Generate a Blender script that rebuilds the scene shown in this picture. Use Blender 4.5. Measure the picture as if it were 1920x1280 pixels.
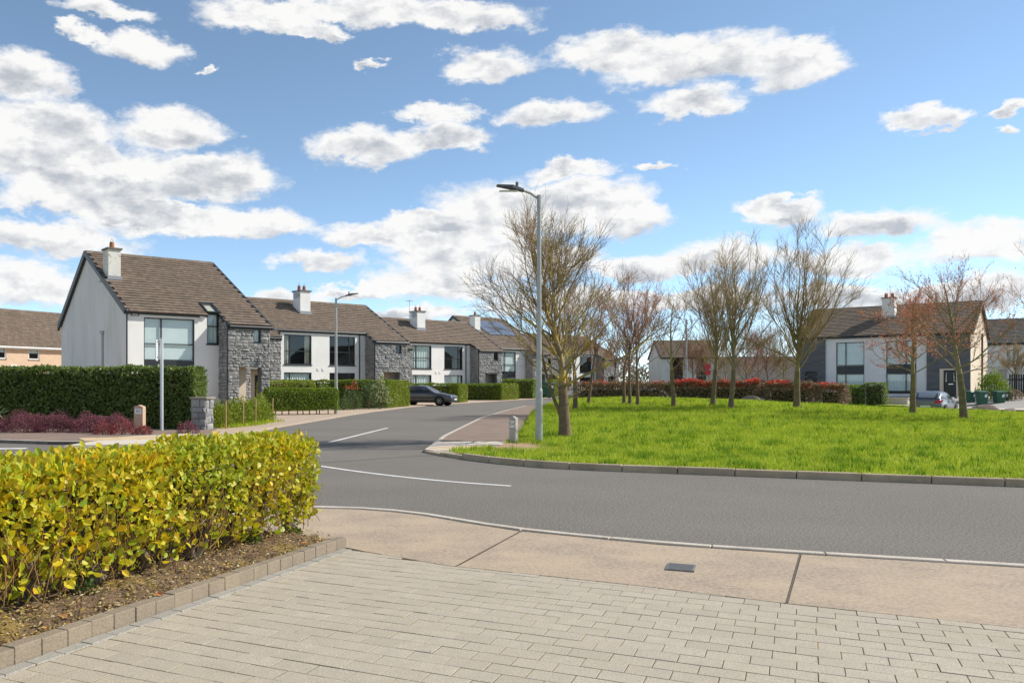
import bpy, bmesh, math, random
import numpy as np
from mathutils import Vector, Matrix
R = math.radians
random.seed(7); rng = np.random.default_rng(7)
for o in list(bpy.data.objects): bpy.data.objects.remove(o)
sc = bpy.context.scene
C = bpy.data.collections.new('scene'); sc.collection.children.link(C)

# ------------------------------------------------------------------ camera, world, sun, exposure
CAMH = 1.5; F = 1600.0; CX = 700.0; YH = 723.0      # focal length and principal point of the photograph, in its pixels
cam = bpy.data.cameras.new('camera'); cam.sensor_width = 36; cam.lens = 36*F/1920
cam.shift_x = (960-CX)/1920; cam.shift_y = (YH-640)/1920
cam.clip_start = .05; cam.clip_end = 6000
camo = bpy.data.objects.new('camera', cam); C.objects.link(camo)
camo.location = (0, 0, CAMH); camo.rotation_euler = (R(90), 0, 0)
sc.camera = camo
SUN_EL = R(38); SUN_AZ = math.atan2(.985, .17)
sd = Vector((math.sin(SUN_AZ)*math.cos(SUN_EL), math.cos(SUN_AZ)*math.cos(SUN_EL), math.sin(SUN_EL)))
sun = bpy.data.lights.new('sun', 'SUN'); sun.energy = 3.9; sun.angle = R(.53); sun.color = (1, .95, .87)
suno = bpy.data.objects.new('sun', sun); C.objects.link(suno); suno.location = (30, 10, 40)
suno.rotation_euler = sd.to_track_quat('Z', 'Y').to_euler()
sc.view_settings.view_transform = 'Standard'; sc.view_settings.look = 'None'
sc.view_settings.exposure = .58; sc.view_settings.gamma = 1; sc.view_settings.use_curve_mapping = False
sc.render.engine = 'CYCLES'
sc.cycles.max_bounces = 6; sc.cycles.transparent_max_bounces = 12

SKY_STRENGTH = .14
CLOUDS = [ # px, py, rx, ry of the cumulus in view, in photograph pixels (turned into directions below)
 (190,18,105,24),(150,62,48,20),(265,92,95,40),(500,26,130,48),(700,10,190,42),(880,32,150,38),(600,62,60,20),
 (915,118,95,42),(1145,88,130,48),(1310,105,200,56),(1490,118,110,52),(1300,188,110,36),(1035,206,110,32),(820,207,90,22),
 (690,272,125,46),(835,252,90,34),(1075,316,100,22),(40,135,120,52),(95,225,130,56),(50,290,200,64),(240,318,190,64),
 (330,238,120,48),(420,335,120,52),(150,372,190,36),(400,415,240,36),(80,440,200,46),(60,525,170,50),(250,395,120,30),
 (950,388,190,64),(1110,372,120,54),(1170,415,110,36),(800,408,90,24),(1470,394,90,30),(1430,380,70,18),(1650,415,150,36),
 (1730,220,95,28),(1895,208,45,20),(1900,248,40,14),(700,440,110,32),(590,490,90,26),(850,462,150,46),(820,522,160,46),
 (1010,482,130,46),(1360,476,130,44),(1190,500,80,28),(1600,488,140,38),(1835,452,130,50),(650,545,80,16),(1080,560,220,34),
 (760,588,150,22),(1300,556,170,28),(1620,560,200,30),(520,565,120,22),(1850,540,140,40),(1240,312,50,14),(700,120,34,12),(388,138,20,11)]
def build_world():
    w = bpy.data.worlds.new('World'); sc.world = w; w.use_nodes = True
    nt = w.node_tree; N = nt.nodes; L = nt.links; N.clear()
    def nd(t, **k):
        n = N.new(t)
        for a, b in k.items(): setattr(n, a, b)
        return n
    def put(sock, x):
        if hasattr(x, 'is_output'): L.new(x, sock)
        else: sock.default_value = x
    def mt(op, a, b=None, c=None, clamp=False):
        n = nd('ShaderNodeMath', operation=op, use_clamp=clamp); put(n.inputs[0], a)
        if b is not None: put(n.inputs[1], b)
        if c is not None: put(n.inputs[2], c)
        return n.outputs[0]
    def vm(op, a, b=None, c=None, out=0):
        n = nd('ShaderNodeVectorMath', operation=op); put(n.inputs[0], a)
        if b is not None: put(n.inputs[1], b)
        if c is not None: put(n.inputs[2], c)
        return n.outputs[out]
    def ss(x, a, b, lo=0., hi=1.):
        n = nd('ShaderNodeMapRange', interpolation_type='SMOOTHSTEP'); put(n.inputs[0], x)
        for i, q in enumerate((a, b, lo, hi)): n.inputs[1+i].default_value = q
        return n.outputs[0]
    tc = nd('ShaderNodeTexCoord'); d = tc.outputs['Generated']
    sp = nd('ShaderNodeSeparateXYZ'); L.new(d, sp.inputs[0]); x, y, z = sp.outputs
    az = mt('ARCTAN2', x, y); r = mt('SQRT', mt('ADD', mt('MULTIPLY', x, x), mt('MULTIPLY', y, y)))
    v = mt('DIVIDE', z, mt('MAXIMUM', r, .02))
    a0 = R(-25); W = R(64)
    a = mt('PINGPONG', mt('SUBTRACT', az, a0), W)              # the cumulus field goes on right round the horizon
    cb = nd('ShaderNodeCombineXYZ'); put(cb.inputs[0], a); put(cb.inputs[1], v); p = cb.outputs[0]
    nz = nd('ShaderNodeTexNoise'); nz.inputs['Scale'].default_value = 15; nz.inputs['Detail'].default_value = 9; nz.inputs['Roughness'].default_value = .68
    L.new(vm('MULTIPLY', p, (1, 1.7, 1)), nz.inputs['Vector'])
    warp = vm('MULTIPLY', vm('SUBTRACT', nz.outputs['Color'], (.5, .5, .5)), (.105, .062, 0))
    q = vm('ADD', p, warp)
    fb = nd('ShaderNodeTexNoise'); fb.inputs['Scale'].default_value = 22; fb.inputs['Detail'].default_value = 8; fb.inputs['Roughness'].default_value = .6
    L.new(vm('MULTIPLY', p, (1, 1.5, 1)), fb.inputs['Vector'])
    fb2 = nd('ShaderNodeTexNoise'); fb2.inputs['Scale'].default_value = 22; fb2.inputs['Detail'].default_value = 4; fb2.inputs['Roughness'].default_value = .55
    L.new(vm('MULTIPLY', vm('ADD', p, (.009, .012, 0)), (1, 1.5, 1)), fb2.inputs['Vector'])
    Wt = 0.; S = 0.
    for (px, py, rx, ry) in CLOUDS:
        u = (px-CX)/F; k = math.sqrt(1+u*u)
        cx = math.atan(u)-a0; cy = (YH-py)/F/k - .2*ry/F; ix = F*k*k/rx/1.12; iy = F*k/ry/1.2
        e = vm('MULTIPLY_ADD', q, (ix, iy, 0), (-cx*ix, -cy*iy, 0))
        e = vm('MAXIMUM', e, vm('MULTIPLY', e, (1, -1.55, 1)))   # flatter base
        ln = vm('LENGTH', e, out=1)
        g = mt('SUBTRACT', 1., ln, clamp=True)
        s2 = nd('ShaderNodeSeparateXYZ'); L.new(vm('MULTIPLY_ADD', q, (ix, iy, 0), (-cx*ix, -cy*iy, 0)), s2.inputs[0])
        S = mt('MULTIPLY_ADD', g, s2.outputs[1], S); Wt = mt('ADD', Wt, g)
    # higher up the same fair-weather cumulus, seen from below
    hp = nd('ShaderNodeCombineXYZ'); zz = mt('MAXIMUM', z, .1)
    put(hp.inputs[0], mt('DIVIDE', x, zz)); put(hp.inputs[1], mt('DIVIDE', y, zz))
    hn = nd('ShaderNodeTexNoise'); hn.inputs['Scale'].default_value = 1.3; hn.inputs['Detail'].default_value = 7; hn.inputs['Roughness'].default_value = .55
    L.new(hp.outputs[0], hn.inputs['Vector'])
    high = mt('MULTIPLY', ss(hn.outputs[0], .52, .68), ss(v, .47, .56))
    dens = mt('ADD', Wt, mt('MULTIPLY', mt('SUBTRACT', fb.outputs[0], .5), .62))
    dens = mt('MULTIPLY', ss(dens, .03, .46), ss(Wt, 0, .08))
    dens = mt('MAXIMUM', dens, mt('MULTIPLY', high, .9))
    hgt = mt('DIVIDE', S, mt('MAXIMUM', Wt, .08))              # -1 at a cloud's base, +1 at its top
    relief = mt('MULTIPLY', mt('SUBTRACT', fb.outputs[0], fb2.outputs[0]), 2.3)
    gn = nd('ShaderNodeTexNoise'); gn.inputs['Scale'].default_value = 9; gn.inputs['Detail'].default_value = 4; L.new(vm('MULTIPLY', q, (1, 2.2, 1)), gn.inputs['Vector'])
    lit = mt('ADD', mt('ADD', ss(hgt, -.95, .25), relief), mt('MULTIPLY', mt('MULTIPLY', ss(Wt, .25, .9), ss(gn.outputs[0], .36, .60)), -.85))
    lit = mt('ADD', lit, .2, clamp=True)
    cr = nd('ShaderNodeMix', data_type='RGBA'); L.new(lit, cr.inputs[0])
    cr.inputs[6].default_value = (.35, .37, .405, 1); cr.inputs[7].default_value = (.66, .655, .645, 1)
    sky = nd('ShaderNodeTexSky', sky_type='NISHITA'); sky.sun_disc = False; sky.sun_elevation = SUN_EL; sky.sun_rotation = SUN_AZ
    sky.altitude = 1800; sky.air_density = .75; sky.dust_density = 0; sky.ozone_density = 2.4
    hs = nd('ShaderNodeHueSaturation'); hs.inputs['Hue'].default_value = .488; hs.inputs['Saturation'].default_value = .9; hs.inputs['Value'].default_value = .95; L.new(sky.outputs[0], hs.inputs['Color'])
    b1 = nd('ShaderNodeBackground'); b1.inputs[1].default_value = SKY_STRENGTH; L.new(hs.outputs[0], b1.inputs[0])
    b2 = nd('ShaderNodeBackground'); b2.inputs[1].default_value = 1.; L.new(cr.outputs[2], b2.inputs[0])
    mx = nd('ShaderNodeMixShader'); L.new(mt('MULTIPLY', dens, .97), mx.inputs[0]); L.new(b1.outputs[0], mx.inputs[1]); L.new(b2.outputs[0], mx.inputs[2])
    out = nd('ShaderNodeOutputWorld'); L.new(mx.outputs[0], out.inputs[0])
    w.cycles.sampling_method = 'MANUAL'; w.cycles.sample_map_resolution = 512
build_world()

# ------------------------------------------------------------------ helpers
def G(px, py, z=0.):                     # a point of the photograph on level ground of height z
    Y = F*(CAMH-z)/(py-YH); return ((px-CX)/F*Y, Y)
def sstep(a, b, x):
    t = min(1, max(0, (x-a)/(b-a))); return t*t*(3-2*t)
def terr(x, y):                          # ground level: flat, but the plots at the far right dip and climb
    w = .666*x+.7456*y; k = sstep(21, 29, x)*sstep(44, 52, w)
    return k*(-.28+.9*sstep(66, 78, w))
def lawn_z(x, y):
    b = .13+.60*math.exp(-((x-15)/11.5)**2-((y-49)/15.)**2)
    b += .025*math.sin(x*.7+y*.4)+.02*math.sin(x*.31-y*.9)
    return b
def lawn_hit(px, py):
    best = None
    for i in range(600):
        Y = 14+i*.08; X = (px-CX)/F*Y; z = lawn_z(X, Y)
        e = abs(YH+(CAMH-z)*F/Y-py)
        if best is None or e < best[0]-.02: best = (e, X, Y, z)
    return Vector(best[1:])
def link(o, parent=None):
    C.objects.link(o)
    if parent is not None: o.parent = parent
    return o
def tag(o, label=None, cat=None, group=None, kind=None):
    if label: o['label'] = label
    if cat: o['category'] = cat
    if group: o['group'] = group
    if kind: o['kind'] = kind
    return o
def empty(name, loc=(0,0,0), rz=0, label=None, cat=None, group=None):
    o = bpy.data.objects.new(name, None); o.empty_display_size = .3; link(o)
    o.location = loc; o.rotation_euler = (0, 0, rz); return tag(o, label, cat, group)
def mesh_np(name, V, Fc, mat, parent=None, smooth=False):
    """V (n,3) array, Fc list of index arrays (m,k)"""
    me = bpy.data.meshes.new(name); V = np.asarray(V, np.float32)
    if not (isinstance(Fc, list) and isinstance(Fc[0], np.ndarray)): Fc = [np.asarray(Fc)]
    Fc = [np.asarray(f, np.int32) for f in Fc if len(f)]
    nl = sum(f.size for f in Fc); nf = sum(len(f) for f in Fc)
    me.vertices.add(len(V)); me.vertices.foreach_set('co', V.ravel())
    me.loops.add(nl); me.loops.foreach_set('vertex_index', np.concatenate([f.ravel() for f in Fc]))
    me.polygons.add(nf)
    tot = np.concatenate([np.full(len(f), f.shape[1], np.int32) for f in Fc]); st = np.concatenate([[0], np.cumsum(tot)[:-1]]).astype(np.int32)
    me.polygons.foreach_set('loop_start', st); me.polygons.foreach_set('loop_total', tot)
    if smooth: me.polygons.foreach_set('use_smooth', np.ones(nf, bool))
    me.materials.append(mat); me.update(calc_edges=True); me.validate()
    return link(bpy.data.objects.new(name, me), parent)
class MB:
    """collects boxes, prisms, tubes -> one mesh"""
    def __init__(s): s.v = []; s.f = []; s.m = []
    def add(s, vs, fs, mi=0):
        b = len(s.v); s.v += [tuple(p) for p in vs]; s.f += [tuple(b+i for i in f) for f in fs]; s.m += [mi]*len(fs); return s
    def box(s, x0, x1, y0, y1, z0, z1, mi=0, M=None):
        vs = [Vector((x, y, z)) for z in (z0, z1) for y in (y0, y1) for x in (x0, x1)]
        if M: vs = [M @ p for p in vs]
        return s.add(vs, [(0,2,3,1),(4,5,7,6),(0,1,5,4),(2,6,7,3),(0,4,6,2),(1,3,7,5)], mi)
    def quad(s, a, b, c, d, mi=0): return s.add([a, b, c, d], [(0,1,2,3)], mi)
    def prism(s, poly, z0, z1, mi=0, bottom=False):
        n = len(poly); z1f = z1 if callable(z1) else (lambda x, y: z1)
        vs = [(x, y, z0) for x, y in poly]+[(x, y, z1f(x, y)) for x, y in poly]
        fs = [tuple(range(n, 2*n))]+[(i, (i+1) % n, n+(i+1) % n, n+i) for i in range(n)]
        return s.add(vs, fs, mi)
    def tube(s, pts, rad, n=8, mi=0, cap=True):
        pts = [Vector(p) for p in pts]; rad = rad if isinstance(rad, (list, tuple)) else [rad]*len(pts)
        vs = []; 
        for i, p in enumerate(pts):
            t = (pts[min(i+1, len(pts)-1)]-pts[max(i-1, 0)]).normalized()
            a = t.cross(Vector((0, 0, 1)) if abs(t.z) < .95 else Vector((1, 0, 0))).normalized(); b = t.cross(a)
            vs += [p+rad[i]*(math.cos(q)*a+math.sin(q)*b) for q in [2*math.pi*k/n for k in range(n)]]
        fs = []
        for i in range(len(pts)-1):
            for k in range(n): fs.append((i*n+k, i*n+(k+1) % n, (i+1)*n+(k+1) % n, (i+1)*n+k))
        if cap: fs += [tuple(range(n)), tuple(range((len(pts)-1)*n, len(pts)*n))]
        return s.add(vs, fs, mi)
    def mesh(s, name, mats, bevel=0):
        me = bpy.data.meshes.new(name); me.from_pydata(s.v, [], s.f)
        mats = mats if isinstance(mats, (list, tuple)) else [mats]
        for m in mats: me.materials.append(m)
        if len(mats) > 1: me.polygons.foreach_set('material_index', s.m)
        bm = bmesh.new(); bm.from_mesh(me)
        if bevel: bmesh.ops.bevel(bm, geom=list(bm.edges), offset=bevel, segments=1, affect='EDGES', clamp_overlap=True)
        bmesh.ops.recalc_face_normals(bm, faces=bm.faces); bm.to_mesh(me); bm.free(); me.update()
        return me
    def build(s, name, mats, parent=None, bevel=0, smooth=False):
        me = s.mesh(name, mats, bevel)
        if smooth: me.polygons.foreach_set('use_smooth', [True]*len(me.polygons))
        return link(bpy.data.objects.new(name, me), parent)

# ------------------------------------------------------------------ materials
def mat(name, c1, c2=None, scale=6., rough=.85, bump=0., bscale=None, metal=0., spec=.4, rnd=None, cols=None, fine=None,
        coord='Object', detail=6, stretch=None, lo=.35, hi=.65, trans=0., dirt=None):
    """procedural principled: noise mix c1/c2; rnd='island'/'object' picks a colour of cols per piece; fine=(colour, scale, amount) speckle"""
    m = bpy.data.materials.new(name); m.use_nodes = True; nt = m.node_tree; N = nt.nodes; L = nt.links
    bs = N['Principled BSDF']; bs.inputs['Roughness'].default_value = rough; bs.inputs['Metallic'].default_value = metal
    bs.inputs['Specular IOR Level'].default_value = spec
    rgba = lambda c: (*c, 1)
    if coord == 'World': co = N.new('ShaderNodeNewGeometry').outputs['Position']
    else: co = N.new('ShaderNodeTexCoord').outputs[coord]
    if stretch:
        mp = N.new('ShaderNodeMapping'); mp.inputs['Scale'].default_value = stretch; L.new(co, mp.inputs[0]); co = mp.outputs[0]
    def noise(sc_, det=detail, rg=.6):
        n = N.new('ShaderNodeTexNoise'); n.inputs['Scale'].default_value = sc_; n.inputs['Detail'].default_value = det; n.inputs['Roughness'].default_value = rg
        L.new(co, n.inputs['Vector']); return n.outputs[0]
    def rng_(x, a, b, c=0., d=1.):
        n = N.new('ShaderNodeMapRange'); L.new(x, n.inputs[0])
        for i, q in enumerate((a, b, c, d)): n.inputs[1+i].default_value = q
        return n.outputs[0]
    def mix(f, a, b, mode='MIX'):
        n = N.new('ShaderNodeMix'); n.data_type = 'RGBA'; n.blend_type = mode
        for s_, q in ((n.inputs[0], f), (n.inputs[6], a), (n.inputs[7], b)):
            if hasattr(q, 'is_output'): L.new(q, s_)
            else: s_.default_value = q if isinstance(q, float) else rgba(q)
        return n.outputs[2]
    col = None
    if rnd:
        rv = N.new('ShaderNodeNewGeometry').outputs['Random Per Island'] if rnd == 'island' else N.new('ShaderNodeObjectInfo').outputs['Random']
        cr = N.new('ShaderNodeValToRGB'); L.new(rv, cr.inputs[0]); e = cr.color_ramp.elements
        while len(e) < len(cols): e.new(.5)
        for i, c in enumerate(cols): e[i].position = i/(len(cols)-1); e[i].color = rgba(c)
        col = cr.outputs[0]
        if c2 is not None: col = mix(rng_(noise(scale), lo, hi, 0, .6), col, c2)
    elif c2 is not None: col = mix(rng_(noise(scale), lo, hi), c1, c2)
    else: col = c1
    if dirt: col = mix(rng_(noise(dirt[1], 8, .65), dirt[2], dirt[3]), col, dirt[0])
    if fine: col = mix(rng_(noise(fine[1], 2, .5), .5-.12, .5+.12, 0., fine[2]), col, fine[0])
    if hasattr(col, 'is_output'): L.new(col, bs.inputs['Base Color'])
    else: bs.inputs['Base Color'].default_value = rgba(col)
    if bump:
        b = N.new('ShaderNodeBump'); b.inputs['Strength'].default_value = bump; b.inputs['Distance'].default_value = .02
        L.new(noise(bscale or scale*4), b.inputs['Height']); L.new(b.outputs[0], bs.inputs['Normal'])
    if trans:
        t = N.new('ShaderNodeBsdfTranslucent'); ms = N.new('ShaderNodeMixShader'); ms.inputs[0].default_value = trans
        if hasattr(col, 'is_output'): L.new(col, t.inputs[0])
        else: t.inputs[0].default_value = rgba(col)
        L.new(bs.outputs[0], ms.inputs[1]); L.new(t.outputs[0], ms.inputs[2]); L.new(ms.outputs[0], N['Material Output'].inputs[0])
    return m
def glass_mat(name, tint=(.75, .85, .85), amt=.8):
    m = bpy.data.materials.new(name); m.use_nodes = True; nt = m.node_tree; N = nt.nodes; L = nt.links; N.clear()
    o = N.new('ShaderNodeOutputMaterial'); g = N.new('ShaderNodeBsdfGlossy'); g.inputs['Roughness'].default_value = .02; t = N.new('ShaderNodeBsdfTransparent')
    t.inputs[0].default_value = (*[c*amt for c in tint], 1); fr = N.new('ShaderNodeFresnel'); bk = N.new('ShaderNodeNewGeometry'); io = N.new('ShaderNodeMapRange'); L.new(bk.outputs['Backfacing'], io.inputs[0]); io.inputs[3].default_value = 1.6; io.inputs[4].default_value = .625; L.new(io.outputs[0], fr.inputs[0])
    nz = N.new('ShaderNodeTexNoise'); nz.inputs['Scale'].default_value = 1.2; bp = N.new('ShaderNodeBump'); bp.inputs['Strength'].default_value = .04; L.new(nz.outputs[0], bp.inputs['Height'])
    L.new(bp.outputs[0], g.inputs['Normal'])
    ms = N.new('ShaderNodeMixShader'); L.new(fr.outputs[0], ms.inputs[0]); L.new(t.outputs[0], ms.inputs[1]); L.new(g.outputs[0], ms.inputs[2]); L.new(ms.outputs[0], o.inputs[0])
    return m
m_asph = mat('asphalt', (.124,.112,.095), (.148,.133,.112), scale=.35, rough=.95, spec=.2, fine=((.30,.27,.235), 42, .6), bump=.5, bscale=60, coord='World', dirt=((.098,.087,.077), .16, .46, .70))
m_conc = mat('path_concrete', (.42,.325,.22), (.325,.255,.18), scale=1.3, rough=.9, bump=.3, bscale=60, coord='World', fine=((.56,.43,.31), 30, .45), dirt=((.22,.175,.14), 1.1, .45, .72))
m_conc_edge = mat('trowelled_edge', (.60,.425,.255), (.50,.35,.21), scale=3, rough=.85, coord='World', dirt=((.30,.21,.14), 3, .52, .8))
m_kerb = mat('kerb_concrete', (.58,.51,.42), (.47,.41,.335), scale=3, rough=.9, bump=.25, bscale=50, coord='World', dirt=((.28,.24,.19), 2.2, .52, .8))
m_kerb2 = mat('weathered_kerb', (.50,.385,.26), (.36,.28,.195), scale=2.2, rough=.95, spec=.2, bump=.4, bscale=35, coord='World', dirt=((.24,.20,.11), 1.7, .5, .8))
m_brown = mat('brown_path', (.255,.175,.125), (.19,.135,.105), scale=.8, rough=.95, bump=.2, bscale=40, coord='World', fine=((.34,.26,.2), 45, .3), dirt=((.13,.10,.085), 1.3, .5, .8))
m_white = mat('road_paint', (.78,.77,.73), (.62,.61,.57), scale=5, rough=.7, coord='World', dirt=((.4,.39,.37), 14, .55, .8))
m_cream = mat('cream_concrete', (.62,.54,.44), (.54,.46,.37), scale=1.5, rough=.9, coord='World', fine=((.7,.62,.52), 60, .3))
m_buff = mat('tactile_buff', (.62,.45,.24), (.55,.39,.22), scale=6, rough=.9, rnd='object', cols=[(.56,.41,.23), (.66,.49,.28), (.60,.44,.26)], bump=.3, bscale=80)
m_sand = mat('joint_sand', (.12,.085,.042), (.075,.058,.032), scale=4, rough=1, coord='World', dirt=((.30,.20,.03), 2.5, .5, .68))
PAV = [(.48,.412,.30), (.54,.465,.345), (.50,.432,.315), (.56,.485,.365), (.46,.395,.29)]
m_pav = mat('granite_paver', (0,0,0), (.44,.38,.30), scale=9, rough=.8, rnd='object', cols=PAV, fine=((.23,.20,.165), 110, .6), bump=.25, bscale=140, coord='World', dirt=((.38,.32,.2), .9, .55, .8))
m_pav2 = mat('granite_paver_b', (0,0,0), (.44,.38,.30), scale=9, rough=.8, rnd='island', cols=PAV, fine=((.23,.20,.165), 110, .6), bump=.25, bscale=140, coord='World', dirt=((.38,.32,.2), .9, .55, .8))
m_sold = mat('grey_border_paver', (0,0,0), (.33,.305,.26), scale=9, rough=.85, rnd='object', cols=[(.37,.34,.285), (.43,.40,.335), (.40,.37,.31)], fine=((.17,.16,.14), 110, .6), coord='World')
m_edgeblk = mat('edging_block', (0,0,0), (.19,.15,.108), scale=7, rough=.9, rnd='object', cols=[(.27,.212,.145), (.225,.182,.13), (.30,.235,.16), (.25,.198,.138)], bump=.3, bscale=60, coord='World', fine=((.42,.36,.28), 90, .25))
m_soil = mat('soil', (.075,.047,.028), (.145,.092,.05), scale=14, rough=1, bump=1, bscale=45, coord='World', fine=((.30,.20,.11), 60, .55), dirt=((.24,.165,.02), 2.6, .5, .66))
m_grass_g = mat('lawn_ground', (.25,.31,.03), (.32,.38,.04), scale=1.4, rough=1, bump=.8, bscale=20, coord='World', dirt=((.17,.235,.02), .7, .5, .74))
m_blade = mat('grass_blade', (0,0,0), rough=.65, rnd='island', cols=[(.28,.37,.022), (.40,.49,.03), (.33,.42,.026), (.50,.55,.07), (.42,.50,.036)], trans=.4, spec=.2, c2=(.18,.275,.018), scale=.45, coord='World', lo=.45, hi=.7)
m_ground = mat('rough_ground', (.13,.15,.05), (.18,.16,.08), scale=.4, rough=1, coord='World')
m_render = mat('white_render', (.80,.785,.75), (.74,.725,.69), scale=.8, rough=.9, bump=.08, bscale=60, dirt=((.62,.60,.54), .5, .52, .85))
m_render_shaded = mat('gable_render', (.74,.715,.67), (.66,.64,.605), scale=.5, rough=.9, bump=.08, bscale=60, stretch=(1.5,1.5,.35), dirt=((.52,.49,.41), .9, .5, .85))  # white render greyed for its shaded side, plus streaky stains
m_creamwall = mat('cream_render', (.72,.60,.46), (.68,.56,.42), scale=.7, rough=.9)
m_buffwall = mat('buff_dash', (.60,.43,.29), (.54,.38,.26), scale=2, rough=.95, fine=((.70,.54,.40), 30, .35))
TIL = [(0.176, 0.125, 0.088), (0.227, 0.164, 0.117), (0.198, 0.142, 0.101), (0.26, 0.19, 0.139), (0.153, 0.112, 0.082)]
m_tile = mat('roof_tile', (0,0,0), (.085,.066,.05), scale=3, rough=.85, rnd='object', cols=TIL, coord='World', fine=((.20,.15,.11), 22, .35), dirt=((.10,.09,.05), .5, .55, .8))
m_tile2 = mat('roof_tile_b', (0,0,0), (.085,.066,.05), scale=3, rough=.85, rnd='island', cols=TIL, coord='World', fine=((.20,.15,.11), 22, .3), dirt=((.10,.09,.05), .5, .55, .8))
m_slate = mat('grey_tile', (0,0,0), (.10,.09,.08), scale=3, rough=.85, rnd='island', cols=[(.12,.105,.095), (.15,.135,.12), (.11,.10,.09)], coord='World')
m_dark = mat('anthracite', (.030,.034,.038), rough=.45, spec=.5)
m_frame = mat('window_frame_dark', (.022,.026,.028), rough=.35, spec=.5)
m_wframe = mat('window_frame_white', (.8,.8,.78), rough=.5)
STO = [(0.23, 0.227, 0.22), (0.32, 0.312, 0.301), (0.397, 0.387, 0.369), (0.179, 0.178, 0.177), (0.358, 0.346, 0.324), (0.269, 0.264, 0.255)]
m_stone = mat('limestone', (0,0,0), (.15,.15,.15), scale=5, rough=.9, rnd='object', cols=STO, bump=.8, bscale=14, fine=((.33,.325,.31), 30, .35))
m_stone2 = mat('limestone_b', (0,0,0), (.15,.15,.15), scale=5, rough=.9, rnd='island', cols=STO, bump=.8, bscale=14, fine=((.33,.325,.31), 30, .35))
m_mortar = mat('stone_mortar', (.20,.195,.185), (.14,.138,.132), scale=6, rough=1)
m_flat = mat('split_slate', (0,0,0), rough=.8, rnd='island', cols=[(.10,.105,.11), (.14,.145,.148), (.12,.122,.125), (.165,.165,.165)], bump=.4, bscale=20)
m_glass = glass_mat('window_glass', (.95,.985,.98), .98)
m_tglass = glass_mat('car_glass', (.5,.56,.58), .55)
m_blind = mat('blind', (.80,.88,.86), (.74,.82,.80), scale=2, rough=.8)
m_curtain = mat('curtain', (.55,.52,.40), (.45,.43,.33), scale=3, rough=.9, stretch=(6,6,.4))
m_net = mat('net_curtain', (.70,.78,.75), (.58,.66,.64), scale=3, rough=.9, stretch=(7,7,.4))
m_unlit = mat('unlit_inside', (.035,.035,.035), rough=1)  # near-black colour standing for the shade indoors
m_terra = mat('terracotta', (.42,.15,.06), (.32,.11,.05), scale=6, rough=.8)
m_chim = mat('chimney_render', (.70,.675,.61), (.62,.60,.54), scale=2.5, rough=.95, dirt=((.36,.29,.2), 5, .57, .66))
m_cap = mat('chimney_cap', (.20,.175,.15), (.14,.13,.11), scale=6, rough=.95)
m_lead = mat('lead', (.30,.31,.33), rough=.5, metal=.3)
m_galv = mat('galvanised', (.42,.425,.41), (.36,.365,.355), scale=4, rough=.5, metal=.3, dirt=((.38,.375,.36), 3, .55, .8))
m_lamphead = mat('lamp_head', (.10,.105,.11), rough=.45, metal=.3)
m_pole = mat('pale_pole', (.55,.57,.58), rough=.45, metal=.3)
m_plate = mat('white_plate', (.75,.75,.72), rough=.5)
m_black = mat('black_mark', (.02,.02,.02), rough=.6)
m_mark = mat('marker_stone', (.56,.38,.26), (.46,.31,.215), scale=8, rough=.9, bump=.3)
m_mark2 = mat('marker_concrete', (.44,.40,.35), (.36,.33,.29), scale=8, rough=.9, bump=.3)
m_wood = mat('stake_wood', (.50,.33,.17), (.40,.26,.13), scale=8, rough=.85)
m_bark = mat('bark', (.20,.135,.085), (.12,.085,.055), scale=14, rough=.95, bump=.9, bscale=30, dirt=((.27,.20,.065), 3, .5, .7))
m_barkg = mat('bark_green', (.20,.15,.085), (.125,.095,.058), scale=10, rough=.95, bump=.9, bscale=30, dirt=((.22,.195,.075), 4, .48, .7))
m_lich = mat('lichen_branch', (.27,.20,.115), (.20,.15,.09), scale=5, rough=.95, dirt=((.52,.37,.05), 2.2, .47, .6))
m_twig = mat('twig', (.33,.235,.145), (.25,.18,.115), scale=3, rough=.9, dirt=((.46,.34,.09), 2.2, .5, .66))
m_twiggy = mat('twig_tan', (.46,.325,.18), (.36,.26,.145), scale=3, rough=.9)
m_twigred = mat('twig_red', (.42,.225,.15), (.32,.175,.12), scale=3, rough=.9)
m_bud = mat('buds', (0,0,0), rough=.8, rnd='island', cols=[(.50,.20,.13), (.58,.27,.18), (.42,.18,.13)], trans=.35)
m_copper = mat('copper_leaf', (0,0,0), rough=.7, rnd='island', cols=[(.60,.17,.085), (.66,.26,.14), (.44,.15,.10), (.58,.30,.20)], trans=.45)
m_trunkb = mat('hedge_stem', (.22,.17,.12), (.13,.10,.075), scale=12, rough=.95, bump=.7, bscale=40)
m_stem = mat('hedge_twig', (.36,.205,.055), (.24,.14,.05), scale=9, rough=.8)
def leafmat(name, cols, tr=.3, rnd='island', rough=.5, spec=.45, c2=None, scale=1.5, lo=.45, hi=.65):
    return mat(name, (0,0,0), c2, rough=rough, rnd=rnd, cols=cols, trans=tr, spec=spec, scale=scale, coord='World', lo=lo, hi=hi)
GOLD = [(.28,.40,.022), (.78,.46,.015), (.36,.46,.022), (.70,.52,.014), (.44,.50,.022), (.80,.58,.018), (.24,.36,.022), (.62,.55,.018), (.66,.40,.014), (.40,.50,.028), (.76,.62,.04), (.58,.50,.02)]
m_gold = leafmat('golden_leaf', GOLD, .35, c2=(.30,.40,.03), scale=1.2)
m_goldo = leafmat('golden_leaf_single', GOLD, .35, rnd='object')
m_laurel = leafmat('laurel_leaf', [(.11,.165,.040), (.165,.225,.05), (.21,.275,.06), (.125,.185,.045), (.33,.37,.13)], .45, rough=.38)
m_privet = leafmat('privet_leaf', [(.12,.20,.018), (.175,.265,.022), (.235,.32,.028), (.145,.23,.02), (.29,.35,.035)], .42)
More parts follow.
